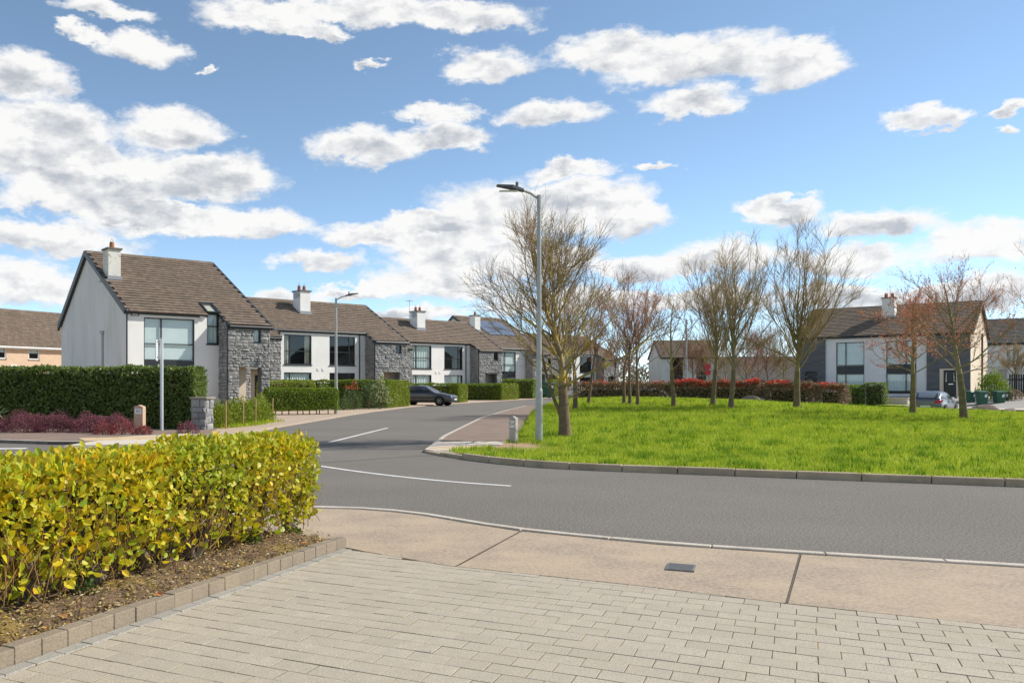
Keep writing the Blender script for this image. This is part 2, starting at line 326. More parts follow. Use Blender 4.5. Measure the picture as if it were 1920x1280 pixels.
m_privety = leafmat('privet_leaf_light', [(.17,.25,.02), (.26,.33,.025), (.20,.29,.02), (.34,.37,.04), (.23,.2,.04)], .35)  # paler privet; also carries the sunlight on lit hedge legs
m_heather = leafmat('heather', [(.22,.06,.095), (.30,.085,.125), (.165,.055,.075), (.24,.09,.10), (.14,.085,.06)], .2, rough=.8)
m_heatherr = leafmat('heather_red', [(.36,.06,.075), (.28,.05,.065), (.22,.08,.06), (.42,.10,.10)], .25, rough=.8)
m_photr = leafmat('photinia_red', [(.55,.035,.030), (.66,.06,.04), (.48,.03,.03), (.60,.12,.05), (.42,.05,.04)], .35)
m_photd = leafmat('photinia_old', [(.19,.155,.07), (.30,.165,.115), (.22,.19,.085), (.36,.20,.14), (.145,.165,.07), (.36,.29,.20)], .3, rough=.45)
m_shrub = leafmat('shrub_leaf', [(.07,.11,.03), (.10,.15,.04), (.13,.19,.05)], .25)
m_pale = leafmat('pale_flower', [(.60,.56,.33), (.52,.54,.28), (.30,.36,.12), (.15,.22,.06)], .3)
m_cord = leafmat('strap_leaf', [(.32,.38,.16), (.42,.45,.25), (.24,.32,.10)], .25)
m_litter = mat('leaf_litter', (0,0,0), rough=.9, rnd='island', cols=[(.20,.12,.055), (.34,.21,.08), (.48,.34,.16), (.14,.085,.05), (.44,.33,.03), (.55,.46,.32), (.30,.27,.03), (.40,.16,.05)])
m_litter_o = mat('fallen_leaf', (0,0,0), rough=.8, rnd='object', cols=[(.50,.20,.06), (.42,.14,.05), (.55,.28,.10)])
m_core = mat('hedge_core', (.060,.062,.026), (.042,.046,.02), scale=8, rough=1)  # dark filling for inner twigs and the shade among them
m_rock = mat('boulder', (.27,.20,.155), (.19,.145,.115), scale=5, rough=.95, bump=.8, bscale=12)
m_bin = mat('bin_green', (.030,.115,.065), (.025,.095,.055), scale=4, rough=.5)
m_rubber = mat('rubber', (.018,.018,.018), rough=.85)
m_rim = mat('alloy', (.42,.43,.44), rough=.35, metal=.8)
m_chrome = mat('chrome', (.7,.7,.7), rough=.15, metal=1)
m_redl = mat('tail_lamp', (.45,.012,.012), rough=.2)
m_headl = mat('head_lamp', (.75,.77,.78), rough=.12)
m_fence = mat('black_fence', (.022,.022,.024), (.032,.032,.033), scale=5, rough=.8)
m_redsign = mat('sign_red', (.62,.02,.025), rough=.5)
m_solar = mat('solar_cell', (.14,.16,.20), rough=.18, spec=.8)
m_iron = mat('cast_cover', (.24,.235,.225), (.18,.175,.17), scale=20, rough=.7, metal=.4)
def paint(name, c): 
    m = mat(name, c, rough=.28, spec=.6); b = m.node_tree.nodes['Principled BSDF']; b.inputs['Coat Weight'].default_value = .6; b.inputs['Coat Roughness'].default_value = .06; return m

# ------------------------------------------------------------------ the ground, road, pavements
def sheet(name, poly, z, m, kind='structure', parent=None):
    o = MB().add([(x, y, z) for x, y in poly], [tuple(range(len(poly)))]).build(name, m, parent)
    if kind and parent is None: o['kind'] = kind
    return o
def resample(pts, step):
    out = []; pts = [Vector(p) for p in pts]
    for a, b in zip(pts, pts[1:]):
        n = max(1, round((b-a).length/step)); out += [a.lerp(b, i/n) for i in range(n)]
    return out+[pts[-1]]
def smooth(pts, it=2):
    pts = [Vector(p) for p in pts]
    for _ in range(it):
        q = [pts[0]]
        for a, b in zip(pts, pts[1:]): q += [a.lerp(b, .25), a.lerp(b, .75)]
        pts = q+[pts[-1]]
    return pts
def offset(pts, d):
    pts = [Vector(p) for p in pts]; out = []
    for i, p in enumerate(pts):
        t = (pts[min(i+1, len(pts)-1)]-pts[max(i-1, 0)]).normalized(); out.append(p+Vector((-t.y, t.x))*d)
    return out
def ribbon(name, pts, w, z, m, kind='structure', parent=None):
    a = offset(pts, w/2); b = offset(pts, -w/2); n = len(a)
    o = MB().add([(p.x, p.y, z) for p in a]+[(p.x, p.y, z) for p in b], [(i, i+1, n+i+1, n+i) for i in range(n-1)]).build(name, m, parent)
    if kind and parent is None: o['kind'] = kind
    return o
# ground: one sheet to the horizon, finer where the plots at the right dip and climb
xs = [-2500, -600, -200, -80, -40, -20, 0, 10, 18]+list(np.arange(20, 80, 2.))+[100, 140, 250, 700, 2500]
ys = [-300, -60, -20, 0, 10, 20, 26]+list(np.arange(28, 100, 2.))+[110, 130, 180, 300, 800, 3000]
V = [(x, y, terr(x, y)-.03) for y in ys for x in xs]; nx = len(xs)
mesh_np('ground', V, [[j*nx+i, j*nx+i+1, (j+1)*nx+i+1, (j+1)*nx+i] for j in range(len(ys)-1) for i in range(nx-1)], m_ground)['kind'] = 'structure'
# asphalt: main road in front, side street, junction, the road behind the green
slab_far = [Vector(p) for p in [(-7,10.2),(-3,10.7),(-.73,10.57),(0,10.43),(.62,10.0),(1.1,9.4),(1.56,8.89),(2.75,8.14),(3.85,7.69),(5.43,7.12),(8,6.1),(16,2.9),(26,-1.2)]]
kerb_line = [Vector(p) for p in [(1.14,19.2),(1.30,18.55),(1.67,17.78),(2.1,16.9),(2.62,16.11),(3.44,15.29),(5.03,14.63),(6.90,13.79),(9.63,12.63),(13,11.2),(20,8.25),(30,4.0)]]
strR = [Vector(p) for p in [(1.14,19.2),(2.01,24.74),(3.31,31.17),(4.84,38.71),(7.98,51.06),(10.96,61.54),(17,78),(30,108)]]
strL = [Vector(p) for p in [(-4.2,24.0),(-3.31,31.17),(-1.09,43.64),(0,48.98),(2.62,60.0),(6.62,70.59),(18,96),(24,110)]]
leftE = [Vector(p) for p in [(-40,27.5),(-20,24.4),(-9.81,22.43),(-8.32,21.82),(-7.4,21.65),(-6,22.2),(-4.9,23.0),(-4.2,24.0)]]
def road_z(x, y): return 0.
mb = MB(); road_poly = [(p.x, p.y) for p in [Vector((-40, 10.2))]+slab_far]+[(p.x, p.y) for p in reversed(kerb_line)]+[(p.x, p.y) for p in strR[1:]]+[(p.x, p.y) for p in reversed(strL)]+[(p.x, p.y) for p in reversed(leftE)]
mb.add([(x, y, 0) for x, y in road_poly], [tuple(range(len(road_poly)))])
mb.build('road', m_asph)['kind'] = 'structure'
me = bpy.data.objects['road'].data
bm = bmesh.new(); bm.from_mesh(me); bmesh.ops.triangulate(bm, faces=bm.faces); bm.to_mesh(me); bm.free()
# road behind the green, following the dip
def strip_sheet(name, a, b, m, dz, n=24):
    a = [Vector(p) for p in a]; b = [Vector(p) for p in b]; V = []; Fc = []; k = 6
    for i in range(n+1):
        t = i/n; s = t*(len(a)-1); j = min(int(s), len(a)-2); p = a[j].lerp(a[j+1], s-j); s = t*(len(b)-1); j = min(int(s), len(b)-2); q = b[j].lerp(b[j+1], s-j)
        for c in range(k+1): r = p.lerp(q, c/k); V.append((r.x, r.y, terr(r.x, r.y)+dz))
    for i in range(n):
        for c in range(k): Fc.append([i*(k+1)+c, i*(k+1)+c+1, (i+1)*(k+1)+c+1, (i+1)*(k+1)+c])
    o = mesh_np(name, V, Fc, m); o['kind'] = 'structure'; return o
m_backroad = mat('pale_road', (.30,.265,.255), (.25,.225,.22), scale=.5, rough=.9, coord='World', fine=((.38,.35,.33), 50, .3))
strip_sheet('back_road', [(16,66),(26,58),(31.5,50.5),(60,25)], [(22,74),(33,65.5),(41,56.5),(68,32)], m_backroad, .0)
strip_sheet('front_yard', [(26,71.9),(33.05,65.6),(41.05,56.6),(68,32)], [(38,82),(42.5,76),(50,67),(77,44)], mat('yard_concrete', (.36,.33,.29), (.31,.285,.255), scale=.6, coord='World', rough=.9), .06)
strip_sheet('footway', [(25.5,71.3),(32.6,65.2),(40.6,56.2),(67.5,31.7)], [(26.2,72.2),(33.25,65.8),(41.25,56.8),(68.2,32.2)], m_cream, .09)
# beige pavement on the left side of the side street, running in under the hedges and drives
pav = [(-4.2,24.05)]+[(p.x, p.y) for p in strL[1:]]+[(5,112),(-30,90),(-30,31),(-5.2,28.4),(-5.0,26.3)]
mb = MB(); mb.prism(pav, -.05, .045); o = mb.build('side_pavement', mat('beige_pavement', (.46,.345,.245), (.39,.29,.21), scale=.5, coord='World', rough=.95, fine=((.55,.43,.32), 30, .3), dirt=((.30,.225,.165), .6, .55, .8))); o['kind'] = 'structure'
bm = bmesh.new(); bm.from_mesh(o.data); bmesh.ops.triangulate(bm, faces=bm.faces); bm.to_mesh(o.data); bm.free()
# pavement in front of the laurel hedge, by the main road
mb = MB(); mb.prism([(p.x, p.y) for p in leftE]+[(-5.0,26.3),(-5.2,28.4),(-40,33)], -.05, .075); mb.build('main_pavement', m_brown)['kind'] = 'structure'
kb = MB()
for a, b in zip(leftE[:-4], leftE[1:-3]): 
    for i in range(max(1, int((b-a).length/.9))): pass
mb = MB(); lo_ = offset(leftE, .13); n = len(leftE)
mb.prism([(p.x, p.y) for p in leftE[:5]]+[(p.x, p.y) for p in reversed(lo_[:5])], -.05, .085); mb.build('far_kerb', m_kerb)['kind'] = 'structure'
ribbon('street_kerb', offset(strL[:6], .09), .16, .05, m_kerb)
# cream crossing pad with buff tactile tiles (left corner)
pad = [G(120,835,.08), G(235,818,.08), G(350,812.5,.08), G(445,822,.08), G(425,824.5,.08), G(300,831,.08)]
o = MB().prism(pad, -.04, .081).build('crossing_pad', m_cream); o['kind'] = 'structure'
def tactile(parent, a, b, depth, z, nx_, ny_):
    a = Vector(a); b = Vector(b); e = (b-a)/nx_; t = e.normalized(); nrm = Vector((-t.y, t.x)); me = None
    s = e.length-.012; h = depth/ny_-.012; mb = MB().box(-s/2, s/2, -h/2, h/2, 0, .02); 
    for i in range(5):
        for j in range(5): 
            x = -s/2+s*(i+.5)/5; y = -h/2+h*(j+.5)/5; r = .026; mb.add([(x-r,y-r,.02),(x+r,y-r,.02),(x+r,y+r,.02),(x-r,y+r,.02),(x,y,.027)], [(0,1,4),(1,2,4),(2,3,4),(3,0,4)])
    me = mb.mesh('tactile_tile', m_buff)
    for i in range(nx_):
        for j in range(ny_):
            o = link(bpy.data.objects.new('tactile_tile', me), parent); p = a+e*(i+.5)+nrm*(depth*(j+.5)/ny_)
            o.location = (p.x, p.y, z); o.rotation_euler = (0, 0, math.atan2(t.y, t.x))
tactile(o, (-7.45,22.0), (-4.95,23.25), 1.2, .068, 6, 3)
# brown footpath along the green
path_in = [Vector(p) for p in [(3.3,20.6),(3.75,21.9),(4.2,25),(5.45,31.17),(7.0,39),(8.94,46.15),(12.4,57),(16,66)]]
mb = MB(); poly = [(p.x, p.y) for p in strR[:6]]+[(p.x, p.y) for p in reversed(path_in)]
mb.prism(poly, -.05, .055); o = mb.build('footpath', m_brown); o['kind'] = 'structure'
bm = bmesh.new(); bm.from_mesh(o.data); bmesh.ops.triangulate(bm, faces=bm.faces); bm.to_mesh(o.data); bm.free()
ribbon('path_kerb', offset(strR[:6], -.07), .12, .060, m_kerb)
pad = [(1.16,19.25),(1.62,21.9),(3.45,22.1),(3.30,21.3),(3.36,20.7),(3.50,20.45),(1.35,19.0)]
o = MB().prism(pad, -.04, .068).build('crossing_apron', m_cream); o['kind'] = 'structure'
tactile(o, (1.45,19.35), (2.85,20.15), .42, .055, 4, 1)
# white markings
ribbon('centre_line', smooth([(-2.6,18.6),(-1.05,16.0),(0,14.55),(1.09,13.41),(2.06,12.77)]), .10, .004, m_white)
ribbon('lane_dash', [Vector((-1.17,22.64)), Vector((.51,30.38))], .11, .004, m_white)
ribbon('stop_bar', [Vector((-14,19.3)), Vector((-8.3,20.45))], .34, .004, m_white)
ribbon('edge_line', [Vector((-14,17.0)), Vector((-5.6,19.25))], .09, .004, m_white)
ribbon('dark_line', smooth([(-2.2,15.9),(-.6,16.9),(.6,18.0),(1.35,18.4)]), .035, .003, mat('dark_line_coat', (.05,.05,.05), rough=.7))  # thin dark line across the junction
# kerb stones along the green, one by one
gk = empty('green_kerb', (3, 15, 0)); gk['kind'] = 'structure'
pts = resample(smooth(kerb_line[:-1], 2), .05); L_ = 0; segs = []; cur = [pts[0]]
for a, b in zip(pts, pts[1:]):
    L_ += (b-a).length; cur.append(b)
    if L_ > .9: segs.append(cur); cur = [b]; L_ = 0
for k, s in enumerate(segs):
    a, b = s[0], s[-1]; g = (b-a)*.006/(b-a).length; a = a+g; b = b-g; h = .05+.07*sstep(0, 2.2, k*.9); j = random.uniform(-.006, .006)
    mid = s[len(s)//2]; pl = [a, mid, b]; q = offset(pl, -.0)+list(reversed(offset(pl, .14)))
    mb = MB(); mb.prism([(p.x-3, p.y-15) for p in q], -.06, h+j); ob = mb.build('kerb_stone', m_kerb2, gk, bevel=.012)
# dirt patch and lawn
A_ = kerb_line[2:-1]; front = resample([Vector((1.62,18.25))]+[p for p in offset(kerb_line[2:-1], .15)], .12)
backp = [Vector(p) for p in [(1.75,18.8),(3.55,20.35),(3.9,21.9),(4.35,25),(5.6,31.17),(7.15,39),(9.1,46.1),(12.6,57),(22,57),(28.3,54.2),(30.2,52),(33.0,46.5),(40,40),(58,24)]]
nS = 170; nR = 64
def at_len(pl, t):
    d = [0]
    for a, b in zip(pl, pl[1:]): d.append(d[-1]+(b-a).length)
    x = t*d[-1]
    for i in range(len(pl)-1):
        if x <= d[i+1]+1e-9: return pl[i].lerp(pl[i+1], (x-d[i])/max(1e-9, d[i+1]-d[i]))
    return pl[-1]
LV = []; 
for i in range(nS+1):
    a = at_len(front, (i/nS)**1.0); b = at_len(backp, i/nS)
    for j in range(nR+1):
        t = (j/nR)**1.7; p = a.lerp(b, t); edge = sstep(0, .06, t)
        x, y = p.x, p.y; kk = min(1., (p-a).length/3.5)*min(1, (p-b).length/2.5)
        z = .10+(lawn_z(x, y)-.10)*sstep(0, 1, kk)
        if x > 27 and t > .75: z += (terr(x, y)+.02-z)*sstep(.86, 1, t)
        LV.append((x, y, z))
LF = [[i*(nR+1)+j, (i+1)*(nR+1)+j, (i+1)*(nR+1)+j+1, i*(nR+1)+j+1] for i in range(nS) for j in range(nR)]
lawn = mesh_np('lawn', LV, LF, m_grass_g, smooth=True); lawn['kind'] = 'structure'
nt = m_grass_g.node_tree   # the trodden bare earth by the marker post
def add_bare(nt):
    N = nt.nodes; L = nt.links; bs = N['Principled BSDF']; src = bs.inputs['Base Color'].links[0].from_socket
    geo = N.new('ShaderNodeNewGeometry'); nz = N.new('ShaderNodeTexNoise'); nz.inputs['Scale'].default_value = 2.2; nz.inputs['Detail'].default_value = 6; L.new(geo.outputs['Position'], nz.inputs['Vector'])
    vm = N.new('ShaderNodeVectorMath'); vm.operation = 'MULTIPLY_ADD'; L.new(geo.outputs['Position'], vm.inputs[0]); vm.inputs[1].default_value = (.75,.5,0); vm.inputs[2].default_value = (-3.2*.75,-19.4*.5,0)
    ln = N.new('ShaderNodeVectorMath'); ln.operation = 'LENGTH'; L.new(vm.outputs[0], ln.inputs[0])
    ad = N.new('ShaderNodeMath'); ad.operation = 'MULTIPLY_ADD'; L.new(nz.outputs[0], ad.inputs[0]); ad.inputs[1].default_value = -.9; L.new(ln.outputs[1], ad.inputs[2])
    mr = N.new('ShaderNodeMapRange'); L.new(ad.outputs[0], mr.inputs[0]); mr.inputs[1].default_value = .15; mr.inputs[2].default_value = .55; mr.inputs[3].default_value = 1; mr.inputs[4].default_value = 0
    mx = N.new('ShaderNodeMix'); mx.data_type = 'RGBA'; L.new(mr.outputs[0], mx.inputs[0]); L.new(src, mx.inputs[6]); mx.inputs[7].default_value = (.38,.25,.15,1)
    L.new(mx.outputs[2], bs.inputs['Base Color'])
add_bare(nt)
# grass blades: more where the lawn is near
LVn = np.array(LV); LFn = np.array(LF); Pc = LVn[LFn]
area = np.linalg.norm(np.cross(Pc[:,2]-Pc[:,0], Pc[:,3]-Pc[:,1]), axis=1)/2; ctr = Pc.mean(1)
dist = np.linalg.norm(ctr[:,:2], axis=1); vis = (ctr[:,0]/np.maximum(ctr[:,1], 1) < 1.5)
dens = area*np.clip((15/dist), 0, 1.)**1.55*vis
NT = 300000; idx = rng.choice(len(LFn), NT, p=dens/dens.sum()); r1 = rng.random((NT,1)); r2 = rng.random((NT,1)); q = Pc[idx]
P = (q[:,0]*(1-r1)+q[:,1]*r1)*(1-r2)+(q[:,3]*(1-r1)+q[:,2]*r1)*r2
bare = (((P[:,0]-3.2)*.75)**2+((P[:,1]-19.4)*.5)**2)**.5
keep = (bare > .35+.35*rng.random(NT)); P = P[keep]; NT = len(P); D = np.linalg.norm(P[:,:2], axis=1)
clump = .5+.5*np.sin(P[:,0]*2.3+1.7*np.sin(P[:,1]*1.9))*np.sin(P[:,1]*2.7+P[:,0]*.8)
hgt = (.035+.045*rng.random(NT)+.035*clump**2)*np.clip(D/18, 1, 1.6); wd = (.0035+.0004*D)*(.7+.6*rng.random(NT))
th = rng.random(NT)*6.283; lean = rng.random(NT)*.9; ph = rng.random(NT)*6.283
tc_ = P[rng.choice(NT, 900)]; near = np.zeros(NT)
for c0 in range(0, 900, 100):
    dd = ((P[:,None,0]-tc_[None,c0:c0+100,0])**2+(P[:,None,1]-tc_[None,c0:c0+100,1])**2).min(1); near = np.maximum(near, np.exp(-dd/.02))
hgt *= 1+1.1*near
s = np.stack([np.cos(th), np.sin(th), np.zeros(NT)], 1)*wd[:,None]; tip = P+np.stack([np.cos(ph)*lean*hgt, np.sin(ph)*lean*hgt, hgt], 1)
base = P-np.array([0,0,.012])
V = np.stack([base-s, base+s, tip], 1); dk = near > .3
tag(mesh_np('grass_tufts', V[dk].reshape(-1, 3), np.arange(dk.sum()*3).reshape(-1, 3), mat('tuft_blade', (0,0,0), rough=.6, rnd='island', cols=[(.13,.235,.012), (.19,.31,.018), (.24,.36,.02)], trans=.35, spec=.2)), 'darker coarse grass tufts scattered over the green', 'grass', kind='stuff')
V = V[~dk].reshape(-1, 3); o = mesh_np('lawn_grass', V, np.arange(len(V)).reshape(-1, 3), m_blade); tag(o, 'bright green short grass covering the mounded green beside the road', 'grass', kind='stuff')

# ------------------------------------------------------------------ driveway in the foreground
T_ = Vector((.449,.893)).normalized(); Rw = Vector((T_.y, -T_.x))      # across the rows / along the rows
O_ = Vector((-1.97,4.5))                                               # foot of the edging blocks
def inpoly(p, poly):
    c = False; n = len(poly)
    for i in range(n):
        a, b = poly[i], poly[i-1]
        if (a[1] > p.y) != (b[1] > p.y) and p.x < (b[0]-a[0])*(p.y-a[1])/(b[1]-a[1])+a[0]: c = not c
    return c
slab_near = [Vector(p) for p in [(-1.6,8.95),(-.70,8.60),(-.35,8.02),(-.10,7.74),(.62,7.12),(2.0,6.40),(2.85,5.88),(4.02,5.27),(6.2,4.1),(9,2.6),(14,0)]]
drive_poly = [O_+T_*-3.2-Rw*.1, O_+T_*3.86-Rw*.1]+[p+(p-Vector((1,5))).normalized()*.08 for p in slab_near[3:9]]+[Vector((6.2,1.2)), Vector((1,1.2))]
drv = sheet('driveway', [(p.x, p.y) for p in [O_+T_*-4, O_+T_*3.9+Rw*-.02]+slab_near[3:10]+[Vector((9,-2)), Vector((-2,-2))]], -.0028, m_sand)
PL, PW = .228, .152
mbp = MB(); w2, l2 = PW/2-.0024, PL/2-.0024; c_ = .0016
top = [(-l2+c_,-w2+c_,0),(l2-c_,-w2+c_,0),(l2-c_,w2-c_,0),(-l2+c_,w2-c_,0)]; mid = [(-l2,-w2,-c_),(l2,-w2,-c_),(l2,w2,-c_),(-l2,w2,-c_)]; bot = [(x,y,-.03) for x, y, z in mid]
PVs = top+mid+bot; PFs = [(0,1,2,3)]+[(4+i, 4+(i+1)%4, (i+1)%4, i) for i in range(4)]+[(8+i, 8+(i+1)%4, 4+(i+1)%4, 4+i) for i in range(4)]
pme = MB().add(PVs, PFs).mesh('paver', m_pav)
cand = []
for i in range(-24, 36):
    off = (i % 2)*PL/2+random.uniform(-.012, .012)
    for j in range(-4, 44):
        p = O_+T_*(i*PW)+Rw*(.215+PL/2+j*PL-off)
        if (p-O_).dot(Rw) < .0: continue
        if not inpoly(p, [(q.x, q.y) for q in drive_poly]): continue
        if p.y < 2.2: continue
        sxp = CX+p.x/p.y*F; syp = YH+CAMH*F/p.y
        inview = -60 < sxp < 1990 and syp < 1330
        cand.append((p, inview, p.y))
cand.sort(key=lambda c: (not c[1], c[2])); restV = []; restF = []; ang = math.atan2(Rw.y, Rw.x); npv = 0
for p, iv, d in cand:
    z = random.uniform(-.0016, .0016); a = ang+random.uniform(-.006, .006)
    if iv and npv < 300:
        o = link(bpy.data.objects.new('paver', pme), drv); o.location = (p.x, p.y, z); o.rotation_euler = (random.uniform(-.006,.006), random.uniform(-.006,.006), a); npv += 1
    else:
        Mx = Matrix.Translation((p.x, p.y, z)) @ Matrix.Rotation(a, 4, 'Z'); b = len(restV)
        restV += [tuple(Mx @ Vector(q)) for q in PVs]; restF += [tuple(b+k for k in f) for f in PFs]
mb = MB(); mb.v = restV; mb.f = restF; mb.m = [0]*len(restF); o = mb.build('pavers', m_pav2, drv); o['kind'] = 'stuff'
# grey border course and upright edging blocks along the bed
sme = MB().box(-.1+.003, .1-.003, -.05+.003, .05-.003, -.03, .007).mesh('border_paver', m_sold, bevel=.003)
bme = MB().box(-.0925, .0925, -.05, .05, -.05, .095).mesh('edging_block', m_edgeblk, bevel=.004)
edg = empty('bed_edging', (O_.x, O_.y, 0), 0, 'beige block edging along the soil bed beside the driveway', 'edging')
ta = math.atan2(T_.y, T_.x)
for i in range(-9, 19):
    o = link(bpy.data.objects.new('border_paver', sme), drv); p = O_+T_*(i*.2+.05)+Rw*.055; o.location = (p.x, p.y, random.uniform(-.002,.002)); o.rotation_euler = (0,0,ta+random.uniform(-.008,.008))
for i in range(-10, 21):
    o = link(bpy.data.objects.new('edging_block', bme), edg); p = T_*(i*.187)+Rw*(-.05+random.uniform(-.004,.004)); o.location = (p.x, p.y, random.uniform(-.004,.003)); o.rotation_euler = (random.uniform(-.02,.02),0,ta+random.uniform(-.012,.012))
# pavement slabs across the drive
pav_e = empty('near_pavement', (0, 8, 0)); pav_e['kind'] = 'structure'
def arc_pt(pl, x):   # point of a polyline at abscissa x
    for a, b in zip(pl, pl[1:]):
        if a.x <= x <= b.x: return a.lerp(b, (x-a.x)/(b.x-a.x))
    return pl[-1] if x > pl[-1].x else pl[0]
farl = offset(slab_far, -.11)
cuts = [(-1.55,-2.6), (.69,1.52), (2.85,3.80), (4.9,6.0), (7.1,8.3), (9.6,11.2)]
for (n0, f0), (n1, f1) in zip(cuts, cuts[1:]):
    lo = [arc_pt(slab_near, n0)]+[p for p in slab_near if n0 < p.x < n1]+[arc_pt(slab_near, n1)]
    up = [arc_pt(farl, f0)]+[p for p in farl if f0 < p.x < f1]+[arc_pt(farl, f1)]
    poly = lo+list(reversed(up)); c = sum(poly, Vector((0,0)))/len(poly)
    bm = bmesh.new(); vs = [bm.verts.new((p.x+math.copysign(.009, c.x-p.x), p.y-8+(c.y-p.y)*.004, .003)) for p in poly]; fc = bm.faces.new(vs); bm.normal_update()
    if fc.normal.z < 0: bmesh.ops.reverse_faces(bm, faces=[fc])
    bmesh.ops.inset_region(bm, faces=[fc], thickness=.012, depth=.004); fc.material_index = 1
    bmesh.ops.inset_region(bm, faces=[fc], thickness=.10, depth=0); fc.material_index = 1
    bmesh.ops.inset_region(bm, faces=[fc], thickness=.012, depth=-.004); fc.material_index = 0
    for f_ in bm.faces: f_.material_index = 1
    fc.material_index = 0
    ed = [e for e in bm.edges if e.is_boundary]; r_ = bmesh.ops.extrude_edge_only(bm, edges=ed)
    bmesh.ops.translate(bm, verts=[g for g in r_['geom'] if isinstance(g, bmesh.types.BMVert)], vec=(0,0,-.06))
    me = bpy.data.meshes.new('slab'); bm.to_mesh(me); bm.free(); me.materials.append(m_conc); me.materials.append(m_conc_edge)
    link(bpy.data.objects.new('slab', me), pav_e)
sheet('pavement_bed', [(p.x, p.y) for p in slab_near[:-2]]+[(p.x, p.y) for p in reversed(farl[:-2])], -.012, mat('slab_joint', (.16,.12,.085), rough=1))
m_joint = mat('expansion_joint', (.15,.12,.085), (.10,.08,.06), scale=12, rough=1, coord='World')
for n0, f0 in cuts[1:-1]: ribbon('expansion_joint', [arc_pt(slab_near, n0), arc_pt(farl, f0)], .011, .0085, m_joint)
fk = empty('flush_kerb', (0, 8, 0)); fk['kind'] = 'structure'
kp = resample(smooth(slab_far[:-1], 2), .05); cur = [kp[0]]; L_ = 0
for a, b in zip(kp, kp[1:]):
    L_ += (b-a).length; cur.append(b)
    if L_ > .9:
        s = [cur[0], cur[len(cur)//2], cur[-1]]; t = (s[2]-s[0]).normalized()*.004; s[0] = s[0]+t; s[2] = s[2]-t
        q = s+list(reversed(offset(s, -.105))); MB().prism([(p.x, p.y-8) for p in q], -.05, .020).build('kerb_stone', m_kerb, fk, bevel=.006); cur = [b]; L_ = 0
# iron cover set in the slab
cov = empty('drain_cover', (2.53,7.02,.0165), R(-24), 'small grey metal cover set in the beige pavement slab', 'cover')
MB().box(-.11,.11,-.135,.135,-.012,-.003).build('frame', m_iron, cov)
for i in range(8): MB().box(-.096,.096,-.122+i*.0315,-.104+i*.0315,-.003,.0).build('rib', m_iron, cov)

# ------------------------------------------------------------------ foliage tools
def unit(a): return a/np.maximum(np.linalg.norm(a, axis=1, keepdims=True), 1e-9)
def leaf_arrays(P, D, Nn, ln, wd, fold=.25, six=False, curl=.0):
    """P base points, D growth direction, Nn leaf normal hints; returns V, faces"""
    n = len(P); D = unit(D); S = unit(np.cross(D, Nn)); U = np.cross(S, D)
    ln = np.broadcast_to(ln, n)[:,None]; wd = np.broadcast_to(wd, n)[:,None]
    if six:
        V = np.stack([P, P+D*ln*.30+S*wd*.85+U*wd*fold, P+D*ln*.68+S*wd*.80+U*(wd*fold-ln*curl*.5), P+D*ln-U*ln*curl,
                      P+D*ln*.68-S*wd*.80+U*(wd*fold-ln*curl*.5), P+D*ln*.30-S*wd*.85+U*wd*fold], 1).reshape(-1, 3)
        b = (np.arange(n)*6)[:,None]
        return V, np.concatenate([b+np.array([[0,1,2,3]]), b+np.array([[0,3,4,5]])])
    V = np.stack([P, P+D*ln*.5+S*wd+U*wd*fold, P+D*ln, P+D*ln*.5-S*wd+U*wd*fold], 1).reshape(-1, 3)
    b = (np.arange(n)*4)[:,None]
    return V, np.concatenate([b+np.array([[0,1,2]]), b+np.array([[0,2,3]])])
def box_shell(n, L, W, H, z0, rgen, faces=('t','f','b','l','r'), depth=.12, rough=.05):
    """random points just under the skin of a clipped box hedge; x 0..L, y 0..W"""
    ar = {'t': L*W*1.3, 'f': L*H, 'b': L*H*.5, 'l': W*H, 'r': W*H}; k = list(faces); w = np.array([ar[i] for i in k]); c = rgen.choice(len(k), n, p=w/w.sum())
    P = np.zeros((n, 3)); Nn = np.zeros((n, 3)); a = rgen.random(n); b = rgen.random(n); dp = (rgen.random(n)**1.6)*depth
    for i, f in enumerate(k):
        m_ = c == i
        if f == 't': P[m_] = np.stack([a[m_]*L, b[m_]*W, z0+H-dp[m_]*.7], 1); Nn[m_] = (0,0,1)
        if f == 'f': P[m_] = np.stack([a[m_]*L, dp[m_], z0+b[m_]*H], 1); Nn[m_] = (0,-1,0)
        if f == 'b': P[m_] = np.stack([a[m_]*L, W-dp[m_], z0+b[m_]*H], 1); Nn[m_] = (0,1,0)
        if f == 'l': P[m_] = np.stack([dp[m_], a[m_]*W, z0+b[m_]*H], 1); Nn[m_] = (-1,0,0)
        if f == 'r': P[m_] = np.stack([L-dp[m_], a[m_]*W, z0+b[m_]*H], 1); Nn[m_] = (1,0,0)
    wob = np.sin(P[:,0]*2.9+P[:,2]*3.7)*np.sin(P[:,0]*1.3-P[:,2]*2.1+1)+.6*np.sin(P[:,0]*6.7+P[:,1]*5+P[:,2]*5.3)
    lump = rough*(.6*wob+rgen.normal(0, .45, n))
    # round the clipped edges a little
    return P+Nn*lump[:,None], Nn
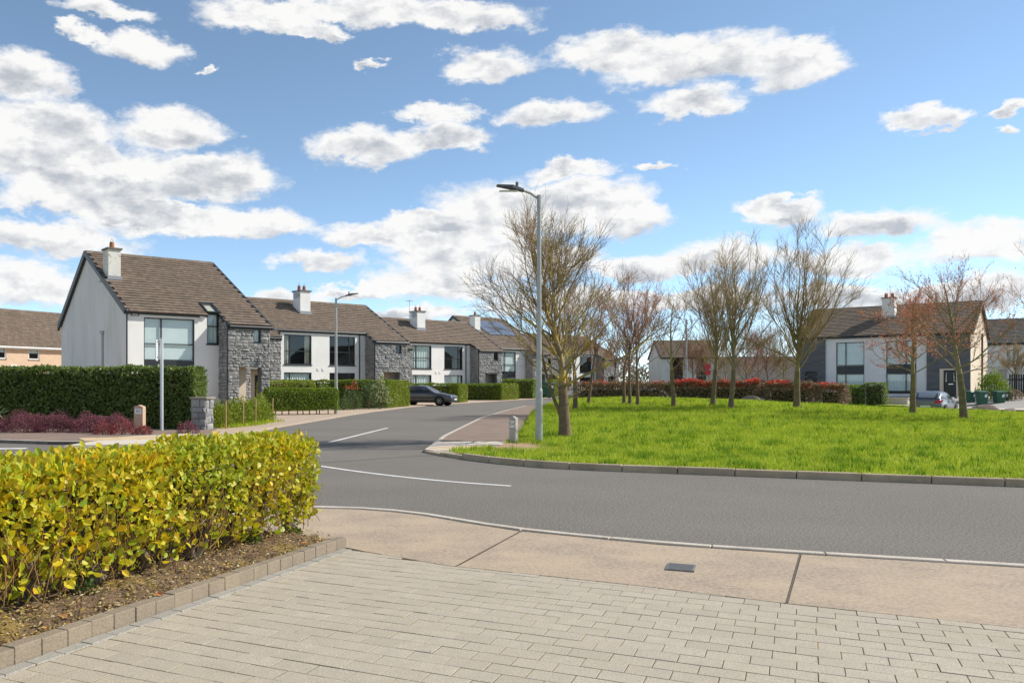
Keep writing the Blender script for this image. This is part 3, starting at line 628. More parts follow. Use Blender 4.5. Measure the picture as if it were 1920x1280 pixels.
def hedge(name, label, a, b, W, H, m, leaf=.05, n=None, z0=0., zg=0., dens=420, group='hedges', end_m=None, rough=.03, stems=False, seed=1, faces=('t','f','b','l','r'), core_in=.20):
    """clipped hedge with its front foot from a to b (left to right as seen); W to the back"""
    rg = np.random.default_rng(seed); a = Vector(a); b = Vector(b); L = (b-a).length; e = empty(name, (a.x, a.y, zg), math.atan2(b.y-a.y, b.x-a.x), label, 'hedge', group)
    n = n or int(2.6*dens*(L*H*1.5+W*H*2+L*W*1.3)*(.05/leaf)**2)
    P, Nn = box_shell(n, L, W, H-z0, z0, rg, faces, depth=max(.1, leaf*1.6), rough=rough)
    # rounded top corners
    P[:,2] += .03*np.sin(P[:,0]*1.7+seed)*np.sin(P[:,0]*4.1); tz = np.clip((P[:,2]-(H-.25))/.25, 0, 1)**2*.07; P[:,1] += np.where(P[:,1] < W/2, tz, -tz); P[:,0] += np.where(P[:,0] < L/2, tz*.6, -tz*.6)
    D = unit(Nn*.5+rg.normal(0, .55, (n, 3))+np.array([0,0,.35])); hint = Nn*1.+rg.normal(0, .6, (n, 3))
    ln = leaf*(.7+.7*rg.random(n)); V, Fc = leaf_arrays(P, D, hint, ln, ln*.36, .2)
    if end_m is None: mesh_np('foliage', V, Fc, m, e)
    i = core_in; mb = MB(); nxx = max(2, int(L/.5)); mb.box(i, L-i, i, W-i, z0+(.05 if z0 else 0), H-i*.8); mb.build('dark_core', m_core, e)  # solid dark box for the inner twigs and shade
    if stems:
        mb = MB(); k = int(L/.33)
        for q in range(k):
            x = (q+.5)*L/k+random.uniform(-.1,.1); mb.tube([(x, W*.35, -.02), (x+random.uniform(-.06,.06), W*.4, z0+.25)], [.03, .022], 6)
        mb.build('stems', m_trunkb, e)['kind'] = 'stuff'
    return e
def blob_points(n, rx, ry, rz, rg, inner=.55):
    d = unit(rg.normal(0, 1, (n, 3))); d[:,2] = np.abs(d[:,2])*1.0-.12; r = inner+(1-inner)*rg.random((n,1))**.6
    lump = 1+.16*np.sin(d[:,:1]*5+1.3)*np.sin(d[:,1:2]*6)+.10*np.sin(d[:,2:3]*9+d[:,:1]*7)
    return d*r*lump*np.array([rx, ry, rz]), d
def shrub(name, label, loc, rx, ry, rz, m, n=700, leaf=.05, seed=1, group=None, cat='shrub', up=.35, wid=.36, zc=.35, stems=True, mix=None):
    rg = np.random.default_rng(seed); e = empty(name, loc, rg.random()*6, label, cat, group)
    P, d = blob_points(n, rx, ry, rz, rg); P[:,2] += rz*.12
    D = unit(d*.8+rg.normal(0, .5, (n,3))+np.array([0,0,up])); ln = leaf*(.6+.8*rg.random(n)); V, Fc = leaf_arrays(P, D, rg.normal(0,1,(n,3)), ln, ln*wid, .2)
    mesh_np('foliage', V, Fc, m, e)
    if mix:
        m2, n2, zmin, l2 = mix; P, d = blob_points(n2, rx*1.03, ry*1.03, rz*1.05, rg, .85); k = P[:,2] > zmin*rz; P = P[k]; P[:,2] += rz*.12; n2 = len(P)
        D = unit(d[k]*.5+rg.normal(0,.4,(n2,3))+np.array([0,0,.6])); V, Fc = leaf_arrays(P, D, rg.normal(0,1,(n2,3)), l2*(.6+.8*rg.random(n2)), l2*.3, .2); mesh_np('blossom', V, Fc, m2, e)
    if stems:
        mb = MB()
        for q in range(7):
            t = rg.random()*6.28; x, y = math.cos(t)*rx*.5, math.sin(t)*ry*.5
            mb.tube([(x*.2, y*.2, -.03), (x*.6, y*.6, rz*.45), (x, y, rz*.8)], [.02, .014, .006], 5)
        mb.build('stems', m_trunkb, e)['kind'] = 'stuff'
    return e
class Branches:
    """polylines of equal length are skinned together"""
    def __init__(s): s.g = {}
    def add(s, pts, rad, sides): s.g.setdefault((len(pts), sides), []).append((pts, rad))
    def arrays(s):
        Vs = []; Fs = []; base = 0
        for (k, sd_), L in s.g.items():
            P = np.array([p for p, r in L]); Rr = np.array([r for p, r in L]); m_ = len(L)
            T = np.empty_like(P); T[:,1:-1] = P[:,2:]-P[:,:-2]; T[:,0] = P[:,1]-P[:,0]; T[:,-1] = P[:,-1]-P[:,-2]
            T /= np.maximum(np.linalg.norm(T, axis=2, keepdims=True), 1e-9)
            ref = np.where(np.abs(T[:,:1,2:3]) < .9, np.array([0,0,1.]), np.array([1.,0,0])); A = np.cross(T, np.broadcast_to(ref, T.shape)); A /= np.maximum(np.linalg.norm(A, axis=2, keepdims=True), 1e-9); B = np.cross(T, A)
            an = np.arange(sd_)*2*np.pi/sd_
            V = P[:,:,None,:]+Rr[:,:,None,None]*(np.cos(an)[None,None,:,None]*A[:,:,None,:]+np.sin(an)[None,None,:,None]*B[:,:,None,:])
            i = np.arange(k-1)[:,None]*sd_; j = np.arange(sd_)[None,:]; j2 = (j+1) % sd_
            f = np.stack([i+j, i+j2, i+sd_+j2, i+sd_+j], -1).reshape(-1, 4)
            Fs.append((f[None]+(np.arange(m_)*k*sd_)[:,None,None]+base).reshape(-1, 4)); Vs.append(V.reshape(-1, 3)); base += m_*k*sd_
        return np.concatenate(Vs), np.concatenate(Fs)
def bare_tree(name, label, loc, H, trunk_h, r0, spread, limbs, subs, twigs, mats, seed, group='bare trees on the green', upright=.75, wob=.12, bud=None, lean=(0,0), fork=None, fine=3, rmin=.004, shape='vase', sub_len=1., limb_len=1.):
    rg = random.Random(seed); e = empty(name, loc, 0, label, 'tree', group); TR = Branches(); BR = Branches(); TW = Branches(); tips = []
    def line(p, d, L, r, r1, n, w, upb):
        pts = [tuple(p)]; rad = [r]; d = Vector(d).normalized(); p = Vector(p); dirs = [d.copy()]
        for i in range(n):
            d = (d+Vector((rg.gauss(0, w), rg.gauss(0, w), rg.gauss(0, w)+upb))).normalized(); p = p+d*(L/n); pts.append(tuple(p)); rad.append(r+(r1-r)*((i+1)/n)); dirs.append(d.copy())
        return pts, rad, dirs
    def perp_dir(d, ang):
        a = d.cross(Vector((rg.gauss(0,1), rg.gauss(0,1), rg.gauss(0,1)))).normalized(); return (d*math.cos(ang)+a*math.sin(ang)).normalized()
    d0 = Vector((lean[0], lean[1], 1)).normalized()
    tp, tr, td = line((0,0,-.1), d0, trunk_h+.1, r0, r0*.72, 6, .03, .03); tr[0] *= 1.35; tr[1] *= 1.08
    TR.add(tp, tr, 10)
    top = Vector(tp[-1]); CH = H-trunk_h
    lp, lr, ld = line(top, td[-1], CH*.86, r0*.62, .012, 9, .06, .06); BR.add(lp, lr, 6)
    starts = [(lp, lr, ld)]
    for i in range(limbs):
        t = i/limbs
        if shape == 'vase':      # all limbs leave low down and sweep up to their own height
            s = t*.34; k = int(s*9); p = Vector(lp[k]).lerp(Vector(lp[k+1]), s*9-k); az = i*2.4+rg.uniform(-.45,.45)
            out = spread*(1.25-.75*t)*rg.uniform(.8,1.25); d = Vector((math.cos(az)*out, math.sin(az)*out, .85+.5*t)).normalized()
            L = CH*rg.uniform(.72,.98)*(.86+.1*t); rr_ = r0*rg.uniform(.16,.30); ub = .035
        else:
            s = t**1.1*.66; k = int(s*9); p = Vector(lp[k]).lerp(Vector(lp[k+1]), s*9-k); az = i*2.4+rg.uniform(-.5,.5)
            out = spread*rg.uniform(.75,1.15); d = Vector((math.cos(az)*out, math.sin(az)*out, .42+.9*t*rg.uniform(.7,1.3))).normalized()
            L = CH*(.60-.24*t)*rg.uniform(.75,1.1)*limb_len; rr_ = r0*(.24-.11*t)*rg.uniform(.7,1.2); ub = .05
        a = line(p, d, L, rr_, .006, 9, wob, ub*upright*1.6); BR.add(a[0], a[1], 5); starts.append(a)
    lev2 = []
    for (pp, rr, dd) in starts:
        for i in range(subs):
            t = rg.uniform(.18,.97); k = min(8, int(t*9)); p = Vector(pp[k]).lerp(Vector(pp[k+1]), t*9-k)
            d = perp_dir(dd[k], rg.uniform(.35,.85)); d.z += .3*upright; L = CH*rg.uniform(.14,.32)*(1.15-.55*t)*sub_len
            a = line(p, d, L, max(rmin*1.6, rr[k]*.5), rmin, 5, wob*1.1, .08*upright); BR.add(a[0], a[1], 4); lev2.append(a)
    for (pp, rr, dd) in lev2:
        for i in range(twigs):
            t = rg.uniform(.1,1); k = min(4, int(t*5)); p = Vector(pp[k]).lerp(Vector(pp[k+1]), t*5-k)
            d = perp_dir(dd[k], rg.uniform(.3,.8)); d.z += .3*upright; L = CH*rg.uniform(.06,.15)
            a = line(p, d, L, rmin, rmin*.55, 3, .12, .06*upright); TW.add(a[0], a[1], 3)
            tips.append(a)
            for q in range(fine):
                k2 = rg.randint(0, 2); p2 = Vector(a[0][k2]).lerp(Vector(a[0][k2+1]), rg.random()); d2 = perp_dir(a[2][k2], rg.uniform(.3,.7)); d2.z += .2*upright
                b = line(p2, d2, L*rg.uniform(.35,.7), rmin*.7, rmin*.4, 2, .1, .05); TW.add(b[0], b[1], 3); tips.append(b)
    if fork:   # a second thin stem leaning away from the foot
        for (x, y, fh, fr) in fork:
            a = line((0, 0, .25), Vector((x, y, 1)), fh, fr, fr*.5, 6, .04, .02); TR.add(a[0], a[1], 7)
            for i in range(10):
                k = rg.randint(3, 5); d = perp_dir(a[2][k], rg.uniform(.4,.9)); b = line(a[0][k], d, rg.uniform(.5,1.2), fr*.4, rmin, 5, .15, .08); BR.add(b[0], b[1], 4)
                for q in range(6):
                    kk = rg.randint(1, 4); c = line(b[0][kk], perp_dir(b[2][kk], .6), rg.uniform(.2,.5), rmin, rmin*.5, 3, .12, .06); TW.add(c[0], c[1], 3); tips.append(c)
    def emit(nm, Bx, m, par, smooth=True):
        V, Fc = Bx.arrays(); return mesh_np(nm, V, Fc, m, par, smooth)
    emit('trunk', TR, mats[0], e); cr = emit('crown', BR, mats[1], e); emit('twigs', TW, mats[2], cr)['kind'] = 'stuff'
    if bud:
        bm_, nb, sz, frac = bud; Pb = []; 
        for t in tips:
            if rg.random() < frac:
                for q in range(nb): k = rg.randint(0, len(t[0])-2); Pb.append(Vector(t[0][k]).lerp(Vector(t[0][k+1]), rg.random()))
        Pb = np.array([tuple(p) for p in Pb]); n = len(Pb); rg2 = np.random.default_rng(seed); D = unit(rg2.normal(0,1,(n,3))+np.array([0,0,.3]))
        V, Fc = leaf_arrays(Pb, D, rg2.normal(0,1,(n,3)), sz*(.6+.8*rg2.random(n)), sz*.3, .2); mesh_np('leaves', V, Fc, bm_, cr)
    return e

# ------------------------------------------------------------------ golden hedge in the foreground, its bed
bedV = []; nb_a, nb_p = 150, 34
for i in range(nb_a+1):
    for j in range(nb_p+1):
        a = -2.2+6.15*i/nb_a; p = .095+1.6*j/nb_p; q = O_+T_*a-Rw*p
        z = .060+.05*sstep(.1,.5,p)+.012*math.sin(a*9+p*13)+.010*math.sin(a*23-p*17)+random.uniform(-.008,.010); z -= .05*sstep(3.6,3.95,a)
        bedV.append((q.x, q.y, z))
bed = mesh_np('soil_bed', bedV, [[i*(nb_p+1)+j, i*(nb_p+1)+j+1, (i+1)*(nb_p+1)+j+1, (i+1)*(nb_p+1)+j] for i in range(nb_a) for j in range(nb_p)], m_soil, smooth=True); bed['kind'] = 'structure'
sheet('next_drive', [(q.x, q.y) for q in [O_+T_*-5-Rw*1.6, O_+T_*4.3-Rw*1.6, O_+T_*4.9-Rw*3, O_+T_*4.5-Rw*9, O_+T_*-5-Rw*9]], .004, m_brown)
def bed_pt(a, p, z=0): q = O_+T_*a-Rw*p; return (q.x, q.y, z)
rg = np.random.default_rng(3); n = 9000
a = rg.uniform(-2, 3.9, n); p = .1+rg.random(n)**1.3*1.2; P = np.array([bed_pt(x, y, .075+.05*sstep(.1,.5,y)+rg.uniform(-.005,.012)) for x, y in zip(a, p)])
D = rg.normal(0,1,(n,3))*np.array([1,1,.25]); V, Fc = leaf_arrays(P, D, np.array([0,0,1.])+rg.normal(0,.35,(n,3)), rg.uniform(.010,.040,n), rg.uniform(.003,.010,n), .3)
o = mesh_np('leaf_litter', V, Fc, m_litter); tag(o, 'brown bark chips and dry leaf litter strewn over the soil bed', 'litter', kind='stuff')
fl = MB().add([(0,0,0),(.02,.016,.012),(.05,.018,.018),(.075,0,.01),(.05,-.018,.014),(.02,-.016,.008)], [(0,1,2,3),(0,3,4,5)]).mesh('fallen_leaf', m_litter_o)
for i, (x, y) in enumerate([(.12,.42),(.62,.17),(.95,.13),(1.35,.12),(2.3,.25),(2.75,.3),(3.35,.2)]):
    o = link(bpy.data.objects.new('fallen_leaf', fl)); o.location = bed_pt(x, y, .115 if y > .2 else .105); o.rotation_euler = (random.uniform(-.3,.3), random.uniform(-.3,.3), random.uniform(0,6)); s_ = random.uniform(.8,1.3); o.scale = (s_,)*3
    tag(o, ['large curled brown leaf on the soil at the lower left corner', 'rust leaf lying against the second visible edging block', 'rust leaf resting by the edging left of the first hedge stem', 'rust leaf on the edging right of the first hedge stem', 'orange leaf on the soil between two hedge stems', 'brown leaf near the pale weed under the hedge', 'orange leaf near the far end of the block edging'][i], 'leaf', 'fallen rust brown leaves on the bed')
HL, HW, HH = 5.92, .80, .99
hd = empty('golden_hedge', bed_pt(-1.9, .40), ta, 'clipped golden green broad leaved hedge in the foreground beside the driveway', 'hedge')
# local x along the hedge, y to the left (away from the drive)
rg = np.random.default_rng(11); NL = 30000
P, Nn = box_shell(NL, HL, HW, HH-.19, .19, rg, depth=.24, rough=.045)
fmask = Nn[:,1] < -.5; lowk = np.clip((P[:,2]-.19-.06*np.sin(P[:,0]*6.3))/.42, 0, 1)          # front is looser and undercut at the bottom
P[:,1] += np.where(fmask, (1-lowk)*.14*rg.random(NL), 0); 
keep = (rg.random(NL) < .22+.78*lowk) | (Nn[:,2] > .5); P = P[keep]; Nn = Nn[keep]; NL = len(P)
tz = np.clip((P[:,2]-(HH-.12))/.12, 0, 1)**2*.06; P[:,1] += np.where(P[:,1] < HW/2, tz, -tz); P[:,0] -= np.where(P[:,0] > HL-.3, tz, 0)
D = unit(Nn*.55+rg.normal(0,.5,(NL,3))+np.array([0,0,.45])); hint = unit(Nn+rg.normal(0,.55,(NL,3))+np.array([0,0,.25]))
ln = .047*(.6+.85*rg.random(NL)); ln *= 1+.25*np.clip(1-lowk[keep], 0, 1); ln *= 1+.22*np.clip(1-P[:,0]/4.5, 0, 1)
# the ones that show largest become leaves of their own
Mh = Matrix.Translation(hd.location) @ Matrix.Rotation(ta, 4, 'Z'); Mn = np.array(Mh)
Wp = P @ Mn[:3,:3].T+Mn[:3,3]; Wn = hint @ Mn[:3,:3].T; view = unit(np.array([0,0,CAMH])-Wp); show = ln**2*np.abs((Wn*view).sum(1))/np.maximum(1, Wp[:,1])**2
ok = (Wp[:,0]/Wp[:,1] > -.43) & (Nn[:,1] < -.5) & (P[:,1] < .10); show = np.where(ok, show, 0); pick = np.argsort(-show)[:300]; rest = np.setdiff1d(np.arange(NL), pick)
V, Fc = leaf_arrays(P[rest], D[rest], hint[rest], ln[rest], ln[rest]*.37, .22, six=True, curl=.12)
o = mesh_np('foliage', V, Fc, m_gold, hd); o['kind'] = 'stuff'
Vl, Fl = leaf_arrays(np.zeros((1,3)), np.array([[1.,0,0]]), np.array([[0,0,1.]]), 1., .37, .22, six=True, curl=.12)
lme = bpy.data.meshes.new('leaf'); lme.from_pydata([tuple(v) for v in Vl], [], [tuple(int(i) for i in f) for f in Fl]); lme.materials.append(m_goldo)
for i in pick:
    d = Vector(D[i]); s_ = d.cross(Vector(hint[i])).normalized(); u_ = s_.cross(d)
    o = link(bpy.data.objects.new('leaf', lme), hd); Mx = Matrix((d, -s_, u_)).transposed().to_4x4(); o.matrix_local = Matrix.Translation(Vector(P[i])) @ Mx @ Matrix.Scale(float(ln[i]), 4)
mb = MB(); rg_ = random.Random(5); BRh = Branches(); TRh = MB()
for i in range(12):                                                    # short thick stems and the twigs rising from them
    x = .25+i*.5+rg_.uniform(-.1,.1); y = .27+rg_.uniform(-.05,.05)
    for q in range(3): TRh.tube([(x+rg_.uniform(-.03,.03), y+rg_.uniform(-.03,.03), .05), (x+rg_.uniform(-.08,.08), y+rg_.uniform(-.08,.06), .2), (x+rg_.uniform(-.22,.22), y+rg_.uniform(-.2,.1), .45)], [.05,.042,.024], 7)
    for q in range(46):
        d = Vector((rg_.gauss(0,.55), -.55+rg_.gauss(0,.5), 1)).normalized(); p0 = Vector((x+rg_.uniform(-.25,.25), y+rg_.uniform(-.25,.05), rg_.uniform(.12,.5))); pts = [tuple(p0)]; L = rg_.uniform(.22,.55)
        for s_ in range(3): d = (d+Vector((rg_.gauss(0,.15), rg_.gauss(0,.15), .12))).normalized(); p0 = p0+d*L/3; p0.y = max(p0.y, .015); p0.z = min(p0.z, HH-.03); p0.x = min(p0.x, HL-.08); pts.append(tuple(p0))
        BRh.add(pts, [.0045,.004,.003,.002], 4)
TRh.build('stems', m_trunkb, hd)['kind'] = 'stuff'; V, Fc = BRh.arrays(); mesh_np('twigs', V, Fc, m_stem, hd)['kind'] = 'stuff'
MB().box(.05, HL-.35, .38, HW-.2, .36, HH-.25).build('dark_core', m_core, hd)  # dark box filling the hedge behind its leaves
for k, (x, y, s_) in enumerate([(3.2,.62,.09),(1.15,.55,.075),(3.75,.5,.05)]):
    shrub('weed', ['pale green weed growing at the foot of the golden hedge', 'dark green weed tuft between the golden hedge stems', 'tiny weed near the far end of the soil bed'][k], bed_pt(x, y, .1), s_, s_, s_*.9, m_privet if k != 1 else m_shrub, n=130, leaf=.03, seed=40+k, stems=False, cat='weed')

# ------------------------------------------------------------------ houses
def panel(mb, u0, u1, z0, z1, v, holes, dep=.14, mi=0):
    us = sorted({u0, u1, *[h[0] for h in holes], *[h[1] for h in holes]}); zs = sorted({z0, z1, *[h[2] for h in holes], *[h[3] for h in holes]})
    us = [u for u in us if u0 <= u <= u1]; zs = [z for z in zs if z0 <= z <= z1]
    for a, b in zip(us, us[1:]):
        for c, d in zip(zs, zs[1:]):
            if any(h[0] <= (a+b)/2 <= h[1] and h[2] <= (c+d)/2 <= h[3] for h in holes): continue
            mb.quad((a,v,c), (b,v,c), (b,v,d), (a,v,d), mi)
    for (a, b, c, d) in [h[:4] for h in holes]:
        w = v+dep; mb.quad((a,v,c),(a,w,c),(a,w,d),(a,v,d), mi); mb.quad((b,v,c),(b,v,d),(b,w,d),(b,w,c), mi); mb.quad((a,v,d),(a,w,d),(b,w,d),(b,v,d), mi); mb.quad((a,v,c),(b,v,c),(b,w,c),(a,w,c), mi)
def window(par, u0, u1, z0, z1, v, mull=(), trans=(), fill='blind', fz=None, span=None, fm=None, sill=True, fw=.055):
    """frame (part) with its panes, sill, blind (sub-parts); mull/trans are bar positions; span=(z0,z1) an opaque band"""
    fm = fm or m_frame; y0, y1 = v+.05, v+.11; mb = MB()
    mb.box(u0, u0+fw, y0, y1, z0, z1).box(u1-fw, u1, y0, y1, z0, z1).box(u0+fw, u1-fw, y0, y1, z1-fw, z1).box(u0+fw, u1-fw, y0, y1, z0, z0+fw)
    for m_ in mull: mb.box(m_-fw*.6, m_+fw*.6, y0+.002, y1-.002, z0+fw, z1-fw)
    us = [u0+fw]+list(mull)+[u1-fw]; zs = [z0+fw]+[t for t in trans]+[z1-fw]
    for t in trans: mb.box(u0+fw, u1-fw, y0+.004, y1-.004, t-fw*.5, t+fw*.5)
    w = mb.build('window', fm, par)
    for a, b in zip(us, us[1:]):
        for c, d in zip(zs, zs[1:]): MB().quad((a, v+.085, c), (b, v+.085, c), (b, v+.085, d), (a, v+.085, d)).build('pane', m_glass, w)
    if span: MB().box(u0+fw, u1-fw, v+.06, v+.10, span[0], span[1]).build('spandrel', m_frame, w)
    if sill: MB().box(u0-.05, u1+.05, v-.05, v+.06, z0-.06, z0-.002).build('sill', m_dark if fm is m_frame else m_cap, w)
    f0, f1 = fz or (z0, z1); MB().box(u0-.1, u1+.1, v+1.1, v+1.14, z0-.2, z1+.2).build('dark_backing', m_unlit, w)  # dark sheet behind the glass, painted as the unlit interior
    if fill == 'blind':
        mb = MB(); z = f0+.02
        while z < f1-.02: mb.box(u0+fw, u1-fw, v+.15, v+.165, z, z+.042); z += .052
        mb.build('blind', m_blind, w)
    if fill in ('net', 'curtain'):
        m_ = m_net if fill == 'net' else m_curtain; rs = [(u0+fw, u1-fw)] if fill == 'net' else [(u0+fw, u0+(u1-u0)*.2), (u1-(u1-u0)*.2, u1-fw)]
        for a, b in rs:
            mb = MB(); n = max(4, int((b-a)/.06)); 
            for i in range(n): x = a+(b-a)*i/n; x2 = a+(b-a)*(i+1)/n; s1, s2 = .03*math.sin(i*2.1), .03*math.sin((i+1)*2.1); mb.quad((x,v+.2+s1,f0),(x2,v+.2+s2,f0),(x2,v+.2+s2,f1),(x,v+.2+s1,f1))
            mb.build('curtain', m_, w)
    return w
def stones(par, u0, u1, z0, z1, v, holes, seed, objects, m_o, m_s, axis='u', ztop=None, ch=(.10,.21), cl=(.16,.52)):
    """rough coursed stones on a wall plane (axis u: facing -v at v; axis v: plane at u=v facing sgn)"""
    rg = random.Random(seed); z = z0; Vs = []; Fs = []
    while z < z1-.03:
        h = min(rg.uniform(*ch), z1-z); 
        if z1-z-h < .07: h = z1-z
        u = u0-rg.uniform(0,.3)
        while u < u1-.02:
            l = rg.uniform(*cl); a, b = max(u, u0), min(u+l, u1); u += l
            if b-a < .06: continue
            cz = z+h/2; cu = (a+b)/2
            for hh in holes:
                if hh[2] < cz < hh[3]:
                    if hh[0] < cu < hh[1]: 
                        if a < hh[0]: b = hh[0]
                        elif b > hh[1]: a = hh[1]
                        else: a = b
                    elif a < hh[0] < b: b = hh[0]
                    elif a < hh[1] < b: a = hh[1]
            if b-a < .05: continue
            if ztop and ztop(cu) < z+h*.6: continue
            g = .008; t = rg.uniform(.03,.11); i_ = .018; A, B, Z0, Z1 = a+g, b-g, z+g, z+h-g
            if B-A < 2.5*i_ or Z1-Z0 < 2.5*i_: i_ = .006
            j = lambda: rg.uniform(-.008,.008)
            bq = [(A,0,Z0),(B,0,Z0),(B,0,Z1),(A,0,Z1)]; mq = [(A+j(),-t*.55+j(),Z0),(B+j(),-t*.55+j(),Z0),(B+j(),-t*.55+j(),Z1),(A+j(),-t*.55+j(),Z1)]
            c = ((A+B)/2+rg.uniform(-.3,.3)*(B-A), -t-rg.uniform(0,.02), (Z0+Z1)/2+rg.uniform(-.3,.3)*(Z1-Z0)); vs = bq+mq+[c]
            fs = [(k, (k+1)%4, 4+(k+1)%4, 4+k) for k in range(4)]+[(4+k, 4+(k+1)%4, 8) for k in range(4)]
            if axis == 'u': P = [(x, v+y, zz) for x, y, zz in vs]
            else: P = [(v[0]+v[1]*(-y), x, zz) for x, y, zz in vs]
            if objects: MB().add(P, fs).build('stone', m_o, par)
            else: k0 = len(Vs); Vs += P; Fs += [tuple(k0+i for i in f) for f in fs]
        z += h
    if not objects and Vs:
        mb = MB(); mb.v = Vs; mb.f = Fs; mb.m = [0]*len(Fs); mb.build('stones', m_s, par)['kind'] = 'stuff'
TW_, TP_ = .33, .30
TVs = [(-TW_/2+.004,0,.002),(TW_/2-.004,0,.002),(TW_/2-.004,TP_+.05,.052),(-TW_/2+.004,TP_+.05,.052),(-TW_/2+.004,0,-.02),(TW_/2-.004,0,-.02),(TW_/2-.004,TP_+.05,.006),(-TW_/2+.004,TP_+.05,.006)]
TFs = [(0,1,2,3),(3,2,6,7),(0,3,7,4),(1,5,6,2)]
tile_me = MB().add(TVs, TFs).mesh('tile', m_tile)
class House:
    def __init__(s, name, label, loc, rz, W, depth, vr, ze, zr, zer=None, m_wall=None, m_gable=None, cat='house', group=None, scale=1., z0=-.3):
        s.e = empty(name, loc, rz, label, cat, group); s.e.scale = (scale,)*3; s.W = W; s.depth = depth; s.vr = vr; s.ze = ze; s.zr = zr; s.zer = zer or ze; s.z0 = z0
        s.m = (zr-ze)/vr; s.m2 = (zr-s.zer)/(depth-vr); s.mw = m_wall or m_render; s.mg = m_gable or m_render_shaded; s.al = math.atan(s.m)
    def fz(s, v): return s.ze+s.m*v
    def rz_(s, v): return s.zr-s.m2*(v-s.vr)
    def walls(s, holes, right=True):
        u0, u1 = s.W; mb = MB(); panel(mb, u0, u1, s.z0, s.ze, 0, holes); mb.build('wall', s.mw, s.e); MB().quad((u0,s.depth,s.z0),(u1,s.depth,s.z0),(u1,s.depth,s.zer),(u0,s.depth,s.zer)).build('rear_wall', s.mw, s.e)
        for u in ((u0, u1) if right else (u0,)):
            MB().add([(u,0,s.z0),(u,s.depth,s.z0),(u,s.depth,s.zer),(u,s.vr,s.zr-.02),(u,0,s.ze)], [(0,1,2,3,4)]).build('gable_wall', s.mg, s.e)
    def roof(s, u0, u1, vfront, objects=0, mt=None, mt2=None, ov=.12):
        """vfront(u) -> v of the eave edge; objects: how many tiles are objects of their own"""
        mb = MB(); n = int(round((u1-u0)/TW_)); w = (u1-u0)/n; sx = w/TW_; ca, sa = math.cos(s.al), math.sin(s.al)
        # deck under the tiles, front and rear
        rf = MB(); st = .05; us = np.linspace(u0, u1, 60)
        for a, b in zip(us, us[1:]):
            v0 = vfront((a+b)/2)
            if v0 is None: continue
            rf.quad((a,v0,s.fz(v0)-.03),(b,v0,s.fz(v0)-.03),(b,s.vr,s.zr-.03),(a,s.vr,s.zr-.03))
        rv = s.depth+.2; rf.quad((u0,s.vr,s.zr),(u1,s.vr,s.zr),(u1,rv,s.rz_(rv)),(u0,rv,s.rz_(rv))); rf.quad((u0,s.vr,s.zr-.1),(u0,rv,s.rz_(rv)-.1),(u1,rv,s.rz_(rv)-.1),(u1,s.vr,s.zr-.1))
        rf = rf.build('roof', mt2 or m_tile2, s.e); lst = []
        vlo = min(vfront(u) for u in np.linspace(u0+.05, u1-.05, 40) if vfront(u) is not None); qmax = (s.vr-vlo)/ca; rows = int(qmax/TP_)+2
        for r in range(rows):
            q = r*TP_; off = (r % 2)*.5
            for k in range(-1, n+1):
                c = u0+(k+.5+off)*w; hw = w/2
                if c-hw < u0-.01 or c+hw > u1+.01:
                    if c < u0+.02 or c > u1-.02: continue
                    lo, hi = max(c-hw, u0), min(c+hw, u1); c = (lo+hi)/2; hw = (hi-lo)/2
                ve = s.vr-(q+TP_)*ca; vf = vfront(c)
                if vf is None or ve < vf-.14 : continue
                lst.append((c, hw*2/TW_, q))
        lst.sort(key=lambda t: -t[2]); Vs = []; Fs = []
        X = Vector((-1,0,0)); Y = Vector((0,-ca,-sa)); Z = Vector((0,-sa,ca)); B = Matrix((X,Y,Z)).transposed()
        for i, (c, k, q) in enumerate(lst):
            p = Vector((c, s.vr-q*ca, s.zr-q*sa+.01)); zj = random.uniform(-.004,.004)
            if i < objects:
                o = link(bpy.data.objects.new('tile', tile_me), rf); o.matrix_local = Matrix.Translation(p+Z*zj) @ B.to_4x4() @ Matrix.Diagonal((k,1,1,1))
            else:
                b = len(Vs); Vs += [tuple(p+B @ Vector((x*k, y, z+zj))) for x, y, z in TVs]; Fs += [tuple(b+i_ for i_ in f) for f in TFs]
        if Vs:
            mb = MB(); mb.v = Vs; mb.f = Fs; mb.m = [0]*len(Fs); mb.build('tiles', mt2 or m_tile2, rf)['kind'] = 'stuff'
        mb = MB(); k = int((u1-u0)/.45)
        for i in range(k): a = u0+(u1-u0)*i/k; mb.tube([(a+.006, s.vr, s.zr-.02), (u0+(u1-u0)*(i+1)/k-.006, s.vr, s.zr-.02)], .10, 8)
        mb.build('ridge', mt2 or m_tile2, rf); s.rf = rf; return rf
    def verge(s, u, va, vb=None, rear=False, w=.12, t=.2):
        mb = MB(); f = s.rz_ if rear else s.fz; vb = s.vr if vb is None else vb; a, b = f(va), f(vb)
        for (x0, x1) in ((u-w/2, u+w/2),):
            mb.add([(x0,va,a-t),(x1,va,a-t),(x1,va,a+.045),(x0,va,a+.045),(x0,vb,b-t),(x1,vb,b-t),(x1,vb,b+.045),(x0,vb,b+.045)], [(0,1,2,3),(4,7,6,5),(0,4,5,1),(3,2,6,7),(0,3,7,4),(1,5,6,2)])
        mb.build('bargeboard', m_dark, s.e)
    def gutter(s, u0, u1, v):
        z = s.fz(v)-.06; MB().tube([(u0, v-.05, z), (u1, v-.05, z)], .065, 8).build('gutter', m_dark, s.e); MB().box(u0, u1, v, v+.03, z-.13, z+.03).build('fascia', m_dark, s.e)
    def pipe(s, u, v, z1, z0=0): MB().tube([(u, v-.05, z0), (u, v-.05, z1)], .04, 8).build('downpipe', m_dark, s.e)
